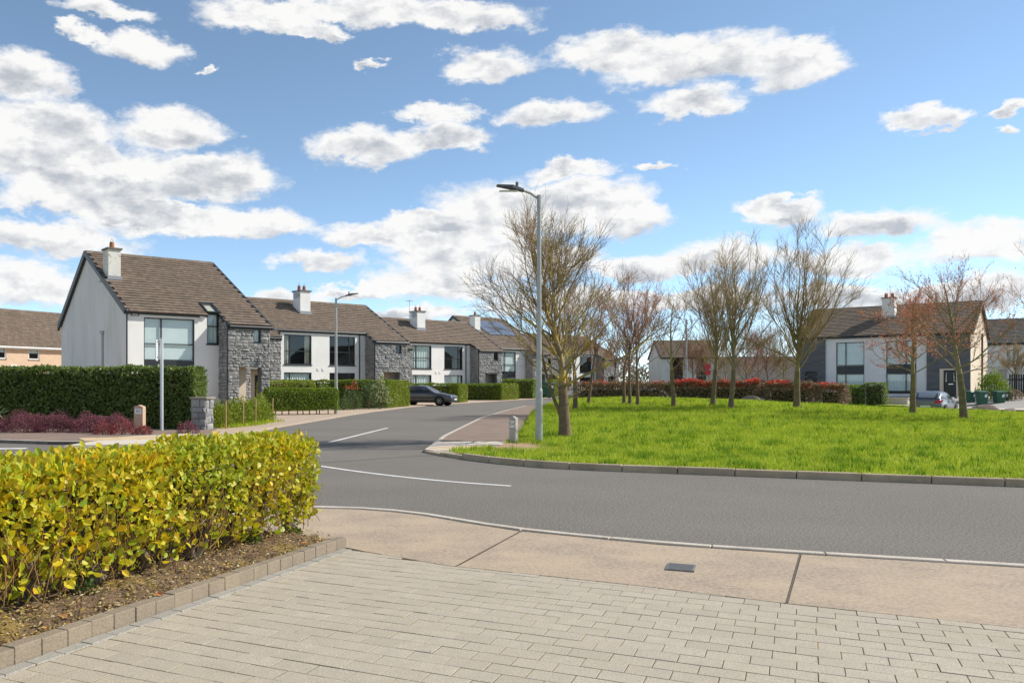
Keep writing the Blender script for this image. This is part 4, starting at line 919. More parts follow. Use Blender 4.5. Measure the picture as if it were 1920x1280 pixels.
    def chimney(s, u0, u1, v0, v1, zt, pots=1, m=None, aerial=False, dish=False):
        zb = s.fz(v0)-.3; c = MB().box(u0,u1,v0,v1,zb,zt).build('chimney', m or m_chim, s.e)
        MB().box(u0-.07,u1+.07,v0-.07,v1+.07,zt+.001,zt+.09).build('cap', m_cap, c)
        MB().box(u0-.05,u1+.05,v0-.06,v0-.004,s.fz(v0)-.06,s.fz(v0)+.22).box(u0-.22,u0-.003,v0-.05,v1,s.fz(v0)-.05,s.fz(v0)+.03).build('flashing', m_lead, c)
        for i in range(pots):
            x = u0+(u1-u0)*(i+.5)/pots; y = (v0+v1)/2; MB().tube([(x,y,zt+.09),(x,y,zt+.13),(x,y,zt+.40)], [.15,.13,.115], 10).build('chimney_pot', m_terra, c)
            MB().tube([(x,y,zt+.36),(x,y,zt+.44)], [.10,.06], 8).tube([(x-.1,y,zt+.4),(x,y,zt+.62),(x+.1,y,zt+.4)], .012, 5).build('cowl', m_dark, c)
        if dish:
            mb = MB(); N_ = 12
            vs = [(u0-.30,v0+.1,zt-.25)]+[(u0-.28+.03*math.sin(t), v0+.1+.30*math.cos(t), zt-.25+.30*math.sin(t)) for t in [2*math.pi*k/N_ for k in range(N_)]]
            mb.add(vs, [(0, 1+k, 1+(k+1) % N_) for k in range(N_)]).tube([(u0,v0+.1,zt-.3),(u0-.3,v0+.1,zt-.25)], .02, 5).build('satellite_dish', m_lead, c)
        if aerial:
            mb = MB().tube([(u0-.08,v1,zt-.5),(u0-.08,v1,zt+1.1)], .018, 5).tube([(u0-.45,v1,zt+1.0),(u0+.3,v1,zt+1.0)], .012, 4)
            for k in range(5): mb.tube([(u0-.4+k*.15,v1-.2,zt+1.0),(u0-.4+k*.15,v1+.2,zt+1.0)], .008, 4)
            mb.build('aerial', m_lead, c)
        return c
    def block(s, u0, u1, p, opening=None, seed=1, objects=True, win=None, side_l=True, side_r=True, flat=False, side_open=False, lz=None, back=True):
        """stone clad bay projecting p in front of the white wall, under the roof that runs on down"""
        zt = s.fz(-p)-.05; holes = []; e = s.e
        if opening: holes.append(opening)
        if win: holes.append(win)
        mb = MB(); mm = m_flat if flat else m_mortar; panel(mb, u0, u1, s.z0, zt, -p, holes, dep=.36 if opening else .14)
        for u in (u0, u1):
            zb = s.z0 if not (side_open and u == u1) else opening[3]
            mb.quad((u,-p,zb),(u,.02,zb),(u,.02,s.ze),(u,-p,zt))
            if side_open and u == u1: mb.quad((u,-p,s.z0),(u,-p+.38,s.z0),(u,-p+.38,opening[3]),(u,-p,opening[3]))
        if opening: mb.quad((u0,-p+.36,opening[3]),(u1,-p+.36,opening[3]),(u1,.0,opening[3]),(u0,.0,opening[3]))
        if opening:   # inner faces of the porch legs
            for a in (opening[0], opening[1]): pass
        bl = mb.build('stone_bay', mm, e)
        if flat:
            rg = random.Random(seed); Vs = []; z = s.z0
            m2 = MB()
            while z < zt-.02:
                h = rg.uniform(.07,.12); u = u0-rg.random()*.4
                while u < u1:
                    l = rg.uniform(.35,.9); a, b = max(u, u0)+.004, min(u+l, u1)-.004; u += l
                    if b-a < .03: continue
                    if any(hh[0]-.05 < (a+b)/2 < hh[1]+.05 and hh[2] < z+h/2 < hh[3] for hh in holes): 
                        continue
                    m2.box(a, b, -p-rg.uniform(.01,.03), -p+.01, z+.004, min(z+h, zt)-.004)
                z += h
            m2.build('slate_strips', m_flat, bl)['kind'] = 'stuff'
        else:
            stones(bl, u0-.03, u1+.03, 0 if s.z0 < 0 else s.z0, zt, -p, holes, seed, objects, m_stone, m_stone2)
            slope = lambda v: s.fz(v)-.05
            if side_l: stones(bl, -p, -.02, lz or 0, s.ze, (u0, -1), [], seed+1, objects, m_stone, m_stone2, axis='v', ztop=slope)
            if side_r: stones(bl, -p, -.02, opening[3] if side_open else 0, s.ze, (u1, 1), [], seed+2, objects, m_stone, m_stone2, axis='v', ztop=slope)
        return bl

def dirang(dx, dy): return math.atan2(dy, dx)
RZ = R(36.03)
# --- the detached house at the left
A = House('detached_house', 'white rendered house with grey stone porch bay and brown roof at the left corner', (-11.775,40.778,0), RZ, (0,6.35), 10.7, 6.03, 5.17, 8.66)
hA = [(.84,3.47,.5,4.82), (4.14,4.83,3.62,5.17)]
A.walls(hA)
mb = MB(); mb.quad((6.35,.02,2.47),(7.15,.02,2.47),(7.15,.02,5.17),(6.35,.02,5.17)).quad((6.35,0,2.47),(6.35,10.7,2.47),(7.15,10.7,2.47),(7.15,0,2.47)).add([(7.15,0,2.47),(7.15,10.7,2.47),(7.15,10.7,5.17),(7.15,6.03,8.64),(7.15,0,5.17)], [(0,1,2,3,4)]); mb.build('side_bay', m_render_shaded, A.e)
A.roof(-.1, 7.3, lambda u: -1.08 if u > 4.83 else (.95 if u > 4.12 else -.07), objects=300)
A.verge(-.12, -.1); A.verge(-.12, 10.9, rear=True, t=.34); A.verge(7.32, -1.1); A.verge(4.86, -1.1, .05, w=.09)
A.gutter(-.1, 4.12, -.07); A.gutter(4.85, 7.3, -1.08); A.pipe(-.02, .0, 5.0); A.pipe(4.79, -.96, 4.6)
window(A.e, .84, 3.47, .5, 4.82, 0, (1.74,), (3.55,), 'blind', (2.78,4.8), (2.30,2.74))
window(A.e, 4.14, 4.83, 3.62, 5.165, 0, (), (4.52,), 'net', (3.65,5.1))
# rooflight above the slot window
al = A.al; mb = MB(); 
def on_roof(h, u, v, d): return (u, v-math.sin(h.al)*d, h.fz(v)+math.cos(h.al)*d)
rl = MB()
for (a, b, c, d) in ((4.12,4.20,-.02,.98),(4.77,4.85,-.02,.98),(4.2,4.77,-.02,.06),(4.2,4.77,.9,.98)):
    rl.add([on_roof(A,a,c,-.02),on_roof(A,b,c,-.02),on_roof(A,b,d,-.02),on_roof(A,a,d,-.02),on_roof(A,a,c,.10),on_roof(A,b,c,.10),on_roof(A,b,d,.10),on_roof(A,a,d,.10)], [(0,1,5,4),(1,2,6,5),(2,3,7,6),(3,0,4,7),(4,5,6,7)])
rl = rl.build('rooflight', m_frame, A.e); MB().quad(on_roof(A,4.2,.06,.07),on_roof(A,4.77,.06,.07),on_roof(A,4.77,.9,.07),on_roof(A,4.2,.9,.07)).build('pane', m_glass, rl); MB().quad(on_roof(A,4.2,.06,.0),on_roof(A,4.77,.06,.0),on_roof(A,4.77,.9,.0),on_roof(A,4.2,.9,.0)).build('blind', m_curtain, rl)
A.chimney(.10, .74, 2.92, 3.75, 8.42)
opA = (5.42,6.68,-.3,2.47)
A.block(4.83, 7.15, 1.0, opA, 21, True, (6.25,6.66,3.72,4.42), side_open=True)
window(A.e, 6.25, 6.66, 3.72, 4.42, -1.0, (), (), 'blind', fw=.05)
MB().box(5.62,6.34,-.02,-.004,0,2.46).build('porch_wall', m_creamwall, A.e); MB().quad((4.9,-.62,0),(4.9,-.0,0),(4.9,-.0,2.46),(4.9,-.62,2.46)).build('porch_side', m_creamwall, A.e)
d_ = MB().box(4.95,5.6,-.05,-.006,0,2.2).build('door', m_frame, A.e); MB().quad((5.4,-.053,1.3),(5.55,-.053,1.3),(5.55,-.053,2.1),(5.4,-.053,2.1)).build('pane', m_glass, d_); MB().tube([(5.56,-.09,1.0),(5.56,-.09,1.15)], .015, 6).build('handle', m_chrome, d_)
v_ = MB().box(.18,.58,-.05,-.004,4.86,5.06).build('floodlight', m_frame, A.e); MB().box(.24,.52,-.056,-.051,4.90,5.02).build('lens', m_plate, v_)
MB().box(3.72,4.02,-.08,-.004,4.86,5.0).build('alarm_box', m_plate, A.e)
MB().tube([(-.05,3.4,0),(-.05,3.4,4.2)], .055, 8).box(-.14,-.004,3.25,3.55,4.15,4.3).box(-.12,-.004,3.3,3.5,2.1,2.5).build('waste_pipe', mat('grey_pipe', (.42,.42,.42), rough=.6), A.e)
sw = MB().box(-.02,-.004,4.45,4.95,.9,2.55).build('side_window', m_frame, A.e); MB().quad((-.024,4.5,.95),(-.024,4.9,.95),(-.024,4.9,2.5),(-.024,4.5,2.5)).build('pane', m_glass, sw)
# --- semi-detached pairs along the street
def pair(name, label, loc, rz, c, scale, seed, objects, fills, group, p=1.1, chim=None, aerial=False, dish=False, dims=(4.15,7.5)):
    h = House(name, label, loc, rz, (c-6.55,c+6.55), dims[0]*2, dims[0], 5.17, dims[1], group=group, scale=scale)
    w = [(c-2.85,c-.72),(c+.72,c+2.85)]; holes = []
    for a, b in w: holes += [(a,b,2.82,4.80),(a,b,.75,2.30)]
    h.walls(holes)
    h.roof(c-6.7, c+6.7, lambda u: -p-.08 if abs(u-c) > 3.75 else -.07)
    for u in (c-6.72, c+6.72): h.verge(u, -p-.1); h.verge(u, h.depth+.15, rear=True)
    for u in (c-3.73, c+3.73): h.verge(u, -p-.1, .05, w=.09)
    h.gutter(c-3.72, c+3.72, -.07); h.gutter(c-6.7, c-3.75, -p-.08); h.gutter(c+3.75, c+6.7, -p-.08); h.pipe(c+3.2, 0, 5.0); h.pipe(c-3.2, 0, 5.0); h.pipe(c+3.72, -p+.02, 4.5)
    for k, (a, b) in enumerate(w):
        s1 = (b-a)*.22; left = k == 0
        window(h.e, a, b, 2.82, 4.80, 0, ((a+s1) if left else (b-s1),), (3.72,), fills[k])
        window(h.e, a, b, .75, 2.30, 0, ((a+s1) if left else (b-s1),), (), fills[k+2])
    for sgn in (-1, 1):
        a, b = sorted((c+sgn*3.75, c+sgn*6.55)); o0, o1 = sorted((c+sgn*4.5, c+sgn*5.9)); x0, x1 = sorted((c+sgn*5.55, c+sgn*6.05))
        h.block(a, b, p, (o0,o1,-.3,2.42), seed+sgn*3, objects, (x0,x1,3.62,4.30), side_l=sgn > 0, side_r=sgn < 0)
        window(h.e, x0, x1, 3.62, 4.30, -p, (), (), 'none', fw=.045)
        MB().box(o0-.05,o1+.05,-.06,-.04,0,2.42).build('porch_wall', m_creamwall, h.e); q0 = o0+.05 if sgn > 0 else o1-.55; MB().box(q0,q0+.5,-.10,-.063,0,2.1).build('door', m_frame, h.e)
    u0, u1, v0, zt = chim; h.chimney(u0, u1, v0, v0+1.0, zt, 2, m_render, aerial, dish)
    MB().box(c-.28,c-.10,-.03,-.004,2.42,2.6).box(c+.12,c+.30,-.03,-.004,2.42,2.6).build('vent', m_plate, h.e)
    return h
pair('semi_detached_house', 'pair of white houses with grey stone porches behind the second hedge', (-6.28,59.83,0), RZ, 2.87, 1.065, 50, True, ('curtain','none','net','none'), 'semi-detached pairs along the left of the street', chim=(2.60,3.42,2.2,8.0), dish=True)
pair('semi_detached_house', 'pair of white houses with stone porches behind the parked dark saloon', (4.11,84.28,-.1), RZ, 2.54, 1.17, 90, False, ('net','none','net','net'), 'semi-detached pairs along the left of the street', chim=(1.75,2.65,1.85,7.85), aerial=True, dish=True, dims=(3.7,7.3))
# --- house with solar panels beyond
D_ = House('solar_house', 'white gabled house with solar panels on its roof behind the lamp post', (14.46,102.9,0), RZ, (0,6.8), 10.7, 6.03, 5.17, 8.66, scale=1.2)
D_.walls([(1.0,3.2,.5,4.7)]); D_.roof(-.1, 7.0, lambda u: -1.2 if u > 4.5 else -.2); D_.verge(-.12, -.22); D_.verge(-.12, 10.9, rear=True); D_.verge(7.0, -1.2); D_.gutter(-.1, 4.5, -.2); D_.pipe(-.02, 0, 5)
window(D_.e, 1.0, 3.2, .5, 4.7, 0, (1.7,), (3.4,), 'blind', (2.7,4.6), (2.1,2.5)); D_.block(4.6, 6.8, 1.0, (5.3,6.4,-.3,2.4), 130, False, None); D_.chimney(.2, .95, 2.9, 3.7, 8.5, 1, m_render)
for i in range(4):
    for j in range(2):
        a = 1.7+i*1.05; v0 = 2.3+j*1.45; MB().add([on_roof(D_,a,v0,.07),on_roof(D_,a+1.0,v0,.07),on_roof(D_,a+1.0,v0+1.38,.07),on_roof(D_,a,v0+1.38,.07),on_roof(D_,a,v0,.11),on_roof(D_,a+1.0,v0,.11),on_roof(D_,a+1.0,v0+1.38,.11),on_roof(D_,a,v0+1.38,.11)], [(0,1,5,4),(1,2,6,5),(2,3,7,6),(3,0,4,7),(4,5,6,7)]).build('solar_panel', m_solar, D_.e)
pair('semi_detached_house', 'far pair of white houses at the end of the street behind the trees', (25,119,0), RZ, 4., 1.2, 150, False, ('none','none','none','none'), 'semi-detached pairs along the left of the street', chim=(3.6,4.4,2.2,8.0))
# --- house beyond the green, at the end of the street
E_ = House('far_house', 'pale house with tall windows seen between the trees across the green', (36.5,108,0), R(-8), (0,6.6), 9, 4.6, 5.2, 7.4)
E_.walls([(1.0,2.6,.5,4.9),(4.2,5.4,.5,4.9)]); E_.roof(-.2, 6.8, lambda u: -.25); E_.verge(-.2,-.25); E_.verge(6.8,-.25); E_.gutter(-.2, 6.8, -.25)
window(E_.e, 1.0, 2.6, .5, 4.9, 0, (), (3.0,), 'none', span=(2.3,2.7)); window(E_.e, 4.2, 5.4, .5, 4.9, 0, (), (3.0,), 'none', span=(2.3,2.7))
Bg = House('bungalow', 'low grey roofed bungalow behind the red hedge in the distance', (48,118,0), R(-4), (0,14), 9, 4.5, 2.6, 5.6, m_wall=m_creamwall, m_gable=m_creamwall)
Bg.walls([(3,4.6,1,2.2),(8,9.6,1,2.2)]); Bg.roof(-.3, 14.3, lambda u: -.4, mt2=m_slate); Bg.gutter(-.3, 14.3, -.4); window(Bg.e, 3, 4.6, 1, 2.2, 0, fill='none', fm=m_wframe); window(Bg.e, 8, 9.6, 1, 2.2, 0, fill='none', fm=m_wframe); Bg.verge(-.3,-.4); Bg.verge(14.3,-.4)
# --- pair at the right, behind the copper-leaved trees
FX, FY = 45.01, 64.3; cF = -5.95
Fh = House('semi_detached_house', 'pair of white houses with dark slate porch and black door right of the green', (FX,FY,.6), dirang(.7456,-.6664), (cF-6.2,cF+5.95), 9.6, 5.2, 5.05, 7.65, m_gable=m_creamwall, z0=-.9)
wF = [(cF-3.2,cF-1.15),(cF+.4,cF+2.45)]; Fh.walls([(a,b,.35,4.45) for a, b in wF]+[(cF+4.1,cF+5.2,-.9,2.1),(cF-5.6,cF-4.6,-.9,2.1)])
Fh.roof(cF-6.35, cF+6.1, lambda u: -.2); Fh.verge(cF-6.35,-.22); Fh.verge(cF+6.1,-.22); Fh.verge(cF+6.1,9.8,rear=True); Fh.gutter(cF-6.3, cF+6.1, -.2)
for a, b in wF: window(Fh.e, a, b, .35, 4.45, 0, (a+.7,) if a < cF else (b-.7,), (), 'blind', (2.6,4.4), (1.85,2.5)); 
for k, (a, b) in enumerate(wF): MB().box(a+.06,b-.06,.15,.165,.5,1.8).build('blind', m_net, Fh.e)
Fh.block(cF+3.15, cF+5.95, .12, (cF+4.1,cF+5.2,-.9,2.1), 170, False, None, flat=True); Fh.block(cF-6.2, cF-4.0, .12, (cF-5.6,cF-4.6,-.9,2.1), 171, False, None, flat=True)
d_ = MB().box(cF+4.25,cF+5.05,.05,.11,.0,2.05).build('door', m_frame, Fh.e); MB().box(cF+4.55,cF+4.85,.035,.049,1.0,1.06).build('letter_plate', m_chrome, d_); MB().box(cF+4.36,cF+4.44,.04,.049,1.2,1.9).box(cF+4.86,cF+4.94,.04,.049,1.2,1.9).build('pane', m_glass, d_)
MB().box(cF+4.0,cF+4.24,-.155,.1,-.6,2.2).box(cF+5.06,cF+5.3,-.155,.1,-.6,2.2).box(cF+4.24,cF+5.06,-.155,.1,2.1,2.2).build('door_surround', m_creamwall, Fh.e)
MB().box(cF-5.55,cF-4.65,.1,.14,-.6,2.05).build('door', m_frame, Fh.e); Fh.chimney(cF-.45, cF+.45, 2.8, 3.7, 8.1, 2, m_render); MB().tube([(.06,6.0,-.6),(.06,6.0,5.1)], .06, 8).build('downpipe', mat('brown_pipe', (.09,.05,.04), rough=.6), Fh.e)
# --- house behind it at the right edge
H_ = House('grey_roofed_house', 'white house with grey roof behind the black fence at the right edge', (60.8,84.5,.6), dirang(.80,-.60), (0,14), 9, 4.6, 5.2, 7.7, z0=-.8)
H_.walls([(1.6,2.5,2.9,4.4),(6,7.5,2.9,4.4),(6,7.5,.8,2.2)]); H_.roof(-.2, 14.2, lambda u: -.25, mt2=m_slate); H_.gutter(-.2, 14.2, -.25); H_.verge(-.2,-.25); H_.verge(14.2,-.25)
m_fr_br = mat('brown_frame', (.10,.06,.035), rough=.5)
window(H_.e, 1.6, 2.5, 2.9, 4.4, 0, fill='net', fm=m_fr_br); window(H_.e, 6, 7.5, 2.9, 4.4, 0, fill='net', fm=m_fr_br); window(H_.e, 6, 7.5, .8, 2.2, 0, fill='net', fm=m_fr_br)
for k, (x, y, a) in enumerate([(66,36,-62),(92,52,-70),(84,14,-75)]):  # unseen houses added so the windows have something to reflect
    Q = House('unseen_house', ['white house out of view beyond the right edge nearest the green', 'white house out of view far to the right', 'white house out of view to the right along the main road'][k], (x,y,0), R(a), (0,13), 9.5, 4.7, 5.1, 8.0, group='houses beyond the right edge')
    Q.walls([(1.5,3,3,4.4),(6,7.5,3,4.4),(1.5,3,.8,2.2),(9,10.5,.8,2.2)]); Q.roof(-.2, 13.2, lambda u: -.2, mt2=m_slate); Q.gutter(-.2, 13.2, -.2); Q.verge(-.2,-.2); Q.verge(13.2,-.2)
    for q in [(1.5,3,3,4.4),(6,7.5,3,4.4),(1.5,3,.8,2.2),(9,10.5,.8,2.2)]: window(Q.e, *q, 0, fill='none')
# --- buff house at the left edge
G_ = House('buff_house', 'buff pebble dashed house with brown tiled roof at the left edge', (-34.1,62.8,0), R(55), (0,16), 9, 4.6, 4.9, 8.1, m_wall=m_buffwall, m_gable=m_buffwall)
wG = [(9.65,10.65,3.68,4.72),(6.7,7.65,3.68,4.72),(13.2,14.2,3.68,4.72),(9.65,10.65,.9,2.2)]
G_.walls(wG); G_.roof(-.2, 16.2, lambda u: -.3, mt2=m_tile2); G_.verge(16.2,-.3); MB().tube([(-.2,-.35,G_.fz(-.3)-.06),(16.2,-.35,G_.fz(-.3)-.06)], .07, 8).box(-.2,16.2,-.3,-.02,G_.fz(-.3)-.2,G_.fz(-.3)-.05).build('gutter', m_plate, G_.e)
for a, b, c, d in wG: window(G_.e, a, b, c, d, 0, (), (), 'blind', (c+.5,d), fm=m_wframe, fw=.08)
MB().box(8.0,8.6,-.1,-.004,3.0,3.2).build('vent', m_plate, G_.e)

# ------------------------------------------------------------------ hedges and shrubs
hedge('laurel_hedge', 'tall dark green laurel hedge in front of the detached house', (-17,29.6), (-5.95,28.3), 1.3, 2.02, m_laurel, leaf=.10, dens=950, zg=.05, seed=2, rough=.045, group=None)
hedge('privet_hedge', 'low clipped green hedge behind the second lamp post with bare stems below', (-5.2,42.1), (-1.75,43.7), .85, 1.30, m_privet, leaf=.06, dens=560, z0=.22, seed=3, zg=.04, stems=True, group='clipped hedges along the left of the street')
hedge('privet_hedge', 'clipped hedge crossing the garden behind the red flowering shrub', (-7.5,58.8), (.87,55.8), .8, 1.80, m_privet, leaf=.075, dens=520, seed=4, zg=.04, group='clipped hedges along the left of the street')
hedge('privet_hedge', 'sunlit yellow green hedge end left of the parked dark saloon', (.9,55.85), (2.6,60.9), .8, 1.78, m_privety, leaf=.075, dens=560, seed=5, zg=.04, group='clipped hedges along the left of the street')  # street leg of the same hedge, sunlight put into paler leaves
hedge('privet_hedge', 'clipped hedge beside the dark saloon on its right', (2.6,75.9), (7.4,73.8), .8, 1.62, m_privet, leaf=.10, dens=420, seed=6, zg=.04, group='clipped hedges along the left of the street')
hedge('privet_hedge', 'short browning hedge corner right of the dark saloon', (7.42,73.85), (8.5,77.0), .8, 1.58, m_privety, leaf=.10, dens=420, seed=7, zg=.04, group='clipped hedges along the left of the street')  # lit leg again takes the paler leaf colour for the sun
hedge('privet_hedge', 'long square green hedge in the middle distance left of the lamp post', (9.4,86.8), (12.9,85.7), .8, 1.62, m_privet, leaf=.11, dens=400, seed=8, zg=.04, group='clipped hedges along the left of the street')
hedge('privet_hedge', 'sunlit yellow green end of the square hedge left of the lamp post', (12.95,85.75), (15.6,91.6), .8, 1.62, m_privety, leaf=.11, dens=400, seed=9, zg=.04, group='clipped hedges along the left of the street')  # lit end of that hedge, sun painted in by the leaf colour
hedge('privet_hedge', 'far dark hedge behind the near lamp post', (13.6,98.2), (18.4,97.2), 1, 2.15, m_privet, leaf=.13, dens=350, seed=10, zg=.04, group='clipped hedges along the left of the street')
hedge('privet_hedge', 'far light green hedge right of the green wheelie bin by the first tree', (23.1,109), (25.2,112), 1, 2.2, m_privety, leaf=.13, dens=350, seed=11, zg=.0, group='clipped hedges along the left of the street')
hedge('privet_hedge', 'far bright green hedge in front of the pale house across the green', (30,104), (50,101), 1, 1.7, m_privety, leaf=.14, dens=260, seed=12, group='clipped hedges along the left of the street')
hedge('privet_hedge', 'small hedge showing through the stone porch of the detached house', (-6.3,48.3), (-3.4,50.0), .8, 1.75, m_privety, leaf=.08, dens=420, seed=13, group='clipped hedges along the left of the street')
for k, (x0, y0, x1, y1, h) in enumerate([(34.5,62.0,35.15,61.45,1.65),(35.2,61.4,36.3,60.5,1.8)]):
    hedge('garden_hedge', ['glossy light green bush clipped square beside the red hedge end', 'dark green square bush in front of the right hand white house'][k], (x0,y0), (x1,y1), 1.0, h, m_laurel if k else m_privet, leaf=.10, dens=380, seed=30+k, zg=terr(x0,y0), group=None)
# photinia hedge with red tops round the back of the green
def photinia(label, a, b, W, H, zg, seed, red=.35, dens=300, leaf=.12):
    rg = np.random.default_rng(seed); a = Vector(a); b = Vector(b); L = (b-a).length; e = empty('photinia_hedge', (a.x, a.y, zg), math.atan2(b.y-a.y, b.x-a.x), label, 'hedge', 'red topped hedges round the green')
    n = int(dens*(L*H*1.5+2*W*H+L*W)*1.25); P, Nn = box_shell(n, L, W, H, 0, rg, depth=.35, rough=.11); D = unit(Nn*.5+rg.normal(0,.6,(n,3))+np.array([0,0,.4])); ln = leaf*(.6+.8*rg.random(n)); V, Fc = leaf_arrays(P, D, rg.normal(0,1,(n,3))+Nn, ln, ln*.3, .2)
    mesh_np('foliage', V, Fc, m_photd, e); MB().box(.4,L-.4,.45,W-.45,0,H-.45).build('dark_core', m_core, e)
    n = int(dens*L*W*red*1.6); P = np.stack([rg.random(n)*L, rg.random(n)*W, H-.12+.22*rg.random(n)**2], 1); pt = np.sin(P[:,0]*2.1+seed)*np.sin(P[:,0]*.9+P[:,1]*2)+.7*np.sin(P[:,0]*5.3+seed); P = P[(pt+rg.normal(0,.5,n)) > .5-red*1.7]; n = len(P); P[:,2] += .12*np.sin(P[:,0]*2.1+seed)*np.sin(P[:,0]*.9)-.25*rg.random(n)**3; D = unit(rg.normal(0,.5,(n,3))+np.array([0,0,1.])); ln = leaf*1.15*(.6+.8*rg.random(n)); V, Fc = leaf_arrays(P, D, rg.normal(0,1,(n,3)), ln, ln*.28, .2)
    # red shoots gather in patches
    mesh_np('red_shoots', V, Fc, m_photr, e)['kind'] = 'stuff'; return e
photinia('orange tipped hedge at the left end of the green', (14,58.8), (20,58.2), 1.3, 1.55, .12, 61, red=.30)
photinia('long red topped hedge behind the three tall trees', (20.2,58.0), (25.5,56.3), 1.4, 1.62, .12, 62, red=1.1)
photinia('red topped hedge behind the boulder on the green', (25.7,56.1), (28.0,54.6), 1.3, 1.62, .05, 63, red=.6)
photinia('last red topped hedge of the row by the road at the right', (28.1,54.4), (29.45,53.3), 1.2, 1.55, .0, 64, red=.75)
photinia('second red hedge farther back in front of the white garden wall', (27,74), (36,69), 1.6, 1.75, -.1, 65, red=.95)
for k, (px, py, s_) in enumerate([(1410,757,1.15),(1820,775,.75),(1848,774,1.3),(1893,777,.8)]):
    if k == 0: p = Vector((24.1,54.3,lawn_z(24.1,54.3)-.02))
    else: x, y = G(px, py, -.1); p = Vector((x, y, terr(x,y)+.25))
    bm = bmesh.new(); bmesh.ops.create_icosphere(bm, subdivisions=3, radius=.5)
    rr = random.Random(70+k); o1 = [Vector((rr.gauss(0,1), rr.gauss(0,1), rr.gauss(0,1))).normalized() for _ in range(9)]
    for v in bm.verts:
        d = v.co.normalized(); f = 1.0
        for q in o1: f = min(f, .78/max(.3, d.dot(q)+.25)) if d.dot(q) > .55 else f
        v.co = d*.5*f; v.co.x *= 2.6*s_*.6; v.co.y *= 1.3*s_*.6; v.co.z *= 1.25*s_*.7
    me = bpy.data.meshes.new('boulder'); bm.to_mesh(me); bm.free(); me.materials.append(m_rock)
    o = link(bpy.data.objects.new('boulder', me)); o.location = p; o.rotation_euler = (0,0,rr.uniform(-.4,.4))
    tag(o, ['brown boulder in front of the red hedge at the back of the green', 'small brown boulder left of the long one near the bins', 'long flat brown boulder on the edge of the green near the bins', 'rightmost brown boulder on the edge of the green'][k], 'boulder', 'boulders on the green')
# heather bed
hx = [(-1.2,.95),(.0,1.1),(1.05,.95),(2.05,1.15),(3.2,1.2),(4.2,.95)]
for k, px in enumerate([-30,45,105,170,215]):
    x, y = G(px, 812, .08); y += .9; x = (px-CX)/F*y
    shrub('heather', ['purple heather clump at the left edge below the laurel hedge', 'second purple heather clump from the left edge', 'rounded purple heather clump in the middle of the bed', 'purple heather clump fourth from the left edge', 'low purple heather clump just left of the red tipped ones'][k], (x, y, .05), .85, .6, .66-.03*k, m_heather, n=5200, leaf=.05, seed=80+k, group='heather clumps below the laurel hedge', cat='heather', wid=.16, up=.9)
for k, (px, s_) in enumerate([(195,.30),(232,.36),(268,.22),(352,.30)]):
    x, y = G(px, 815, .08); y += .4 if k < 3 else 1.0; x = (px-CX)/F*y
    shrub('heather', ['small red tipped heather at the front of the bed', 'red tipped heather left of the stone marker', 'little red tipped heather tucked right of the stone marker', 'dark red heather left of the grey stone pillar'][k], (x, y, .05), s_*1.2, s_, s_*1.25, m_heatherr if k < 3 else m_heather, n=900, leaf=.05, seed=90+k, group='red tipped heathers by the marker', cat='heather', wid=.18, up=.9)
# strap-leaved plant at the left edge
x, y = -11.9, 26.9; e = empty('cordyline', (x,y,.05), 0, 'spiky pale green strap leaved plant at the left edge', 'plant'); mb = MB()
for i in range(34):
    t = random.uniform(0,6.28); el = random.uniform(.15,1.3); L = random.uniform(.5,.8); d = Vector((math.cos(t)*math.cos(el), math.sin(t)*math.cos(el), math.sin(el))); s_ = Vector((-math.sin(t), math.cos(t), 0))*.022; p = Vector((0,0,.5))
    mb.add([p-s_, p+s_, p+d*L*.6+s_*.8+Vector((0,0,-.03)), p+d*L*.6-s_*.8+Vector((0,0,-.03)), p+d*L+Vector((0,0,-.16))], [(0,1,2,3),(3,2,4)])
mb.build('leaves', m_cord, e); MB().tube([(0,0,-.05),(0,0,.55)], [.05,.04], 8).build('stem', m_trunkb, e)
# young hedge tied to stakes beside the pillar
yh = [(-5.25,29.6),(-4.95,30.6),(-4.72,31.6),(-4.55,32.6),(-4.45,33.7),(-4.35,34.8)]
for k, (x, y) in enumerate(yh):
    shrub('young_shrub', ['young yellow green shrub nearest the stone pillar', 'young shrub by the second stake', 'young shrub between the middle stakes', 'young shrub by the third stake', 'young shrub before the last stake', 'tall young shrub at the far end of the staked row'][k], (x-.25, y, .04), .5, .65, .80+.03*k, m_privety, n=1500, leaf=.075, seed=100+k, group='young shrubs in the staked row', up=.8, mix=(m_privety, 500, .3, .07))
for k, (x, y) in enumerate([(-5.0,28.95),(-4.67,30.6),(-4.42,32.0),(-4.18,35.4)]):
    o = MB().tube([(0,0,-.1),(random.uniform(-.01,.02),0,.95)], .026, 7).build('stake', m_wood); o.location = (x,y,.04); tag(o, ['pale wooden stake nearest the stone pillar', 'second wooden stake from the stone pillar', 'third wooden stake from the stone pillar', 'farthest wooden stake of the young hedge'][k], 'stake', 'stakes of the young hedge')
# grass verge under the young hedge
rg = np.random.default_rng(8); n = 6500; tt = rg.random(n); P = np.stack([np.interp(tt*5, range(6), [q[0] for q in yh])-.1+rg.normal(0,.28,n), np.interp(tt*5, range(6), [q[1] for q in yh])+rg.normal(0,.3,n), np.full(n,.045)], 1)
D = unit(rg.normal(0,.4,(n,3))+np.array([0,0,1.])); V, Fc = leaf_arrays(P, D, rg.normal(0,1,(n,3)), rg.uniform(.06,.2,n), .012, .1); tag(mesh_np('verge_grass', V, Fc, m_blade), 'tufty grass at the foot of the young staked hedge', 'grass', kind='stuff')
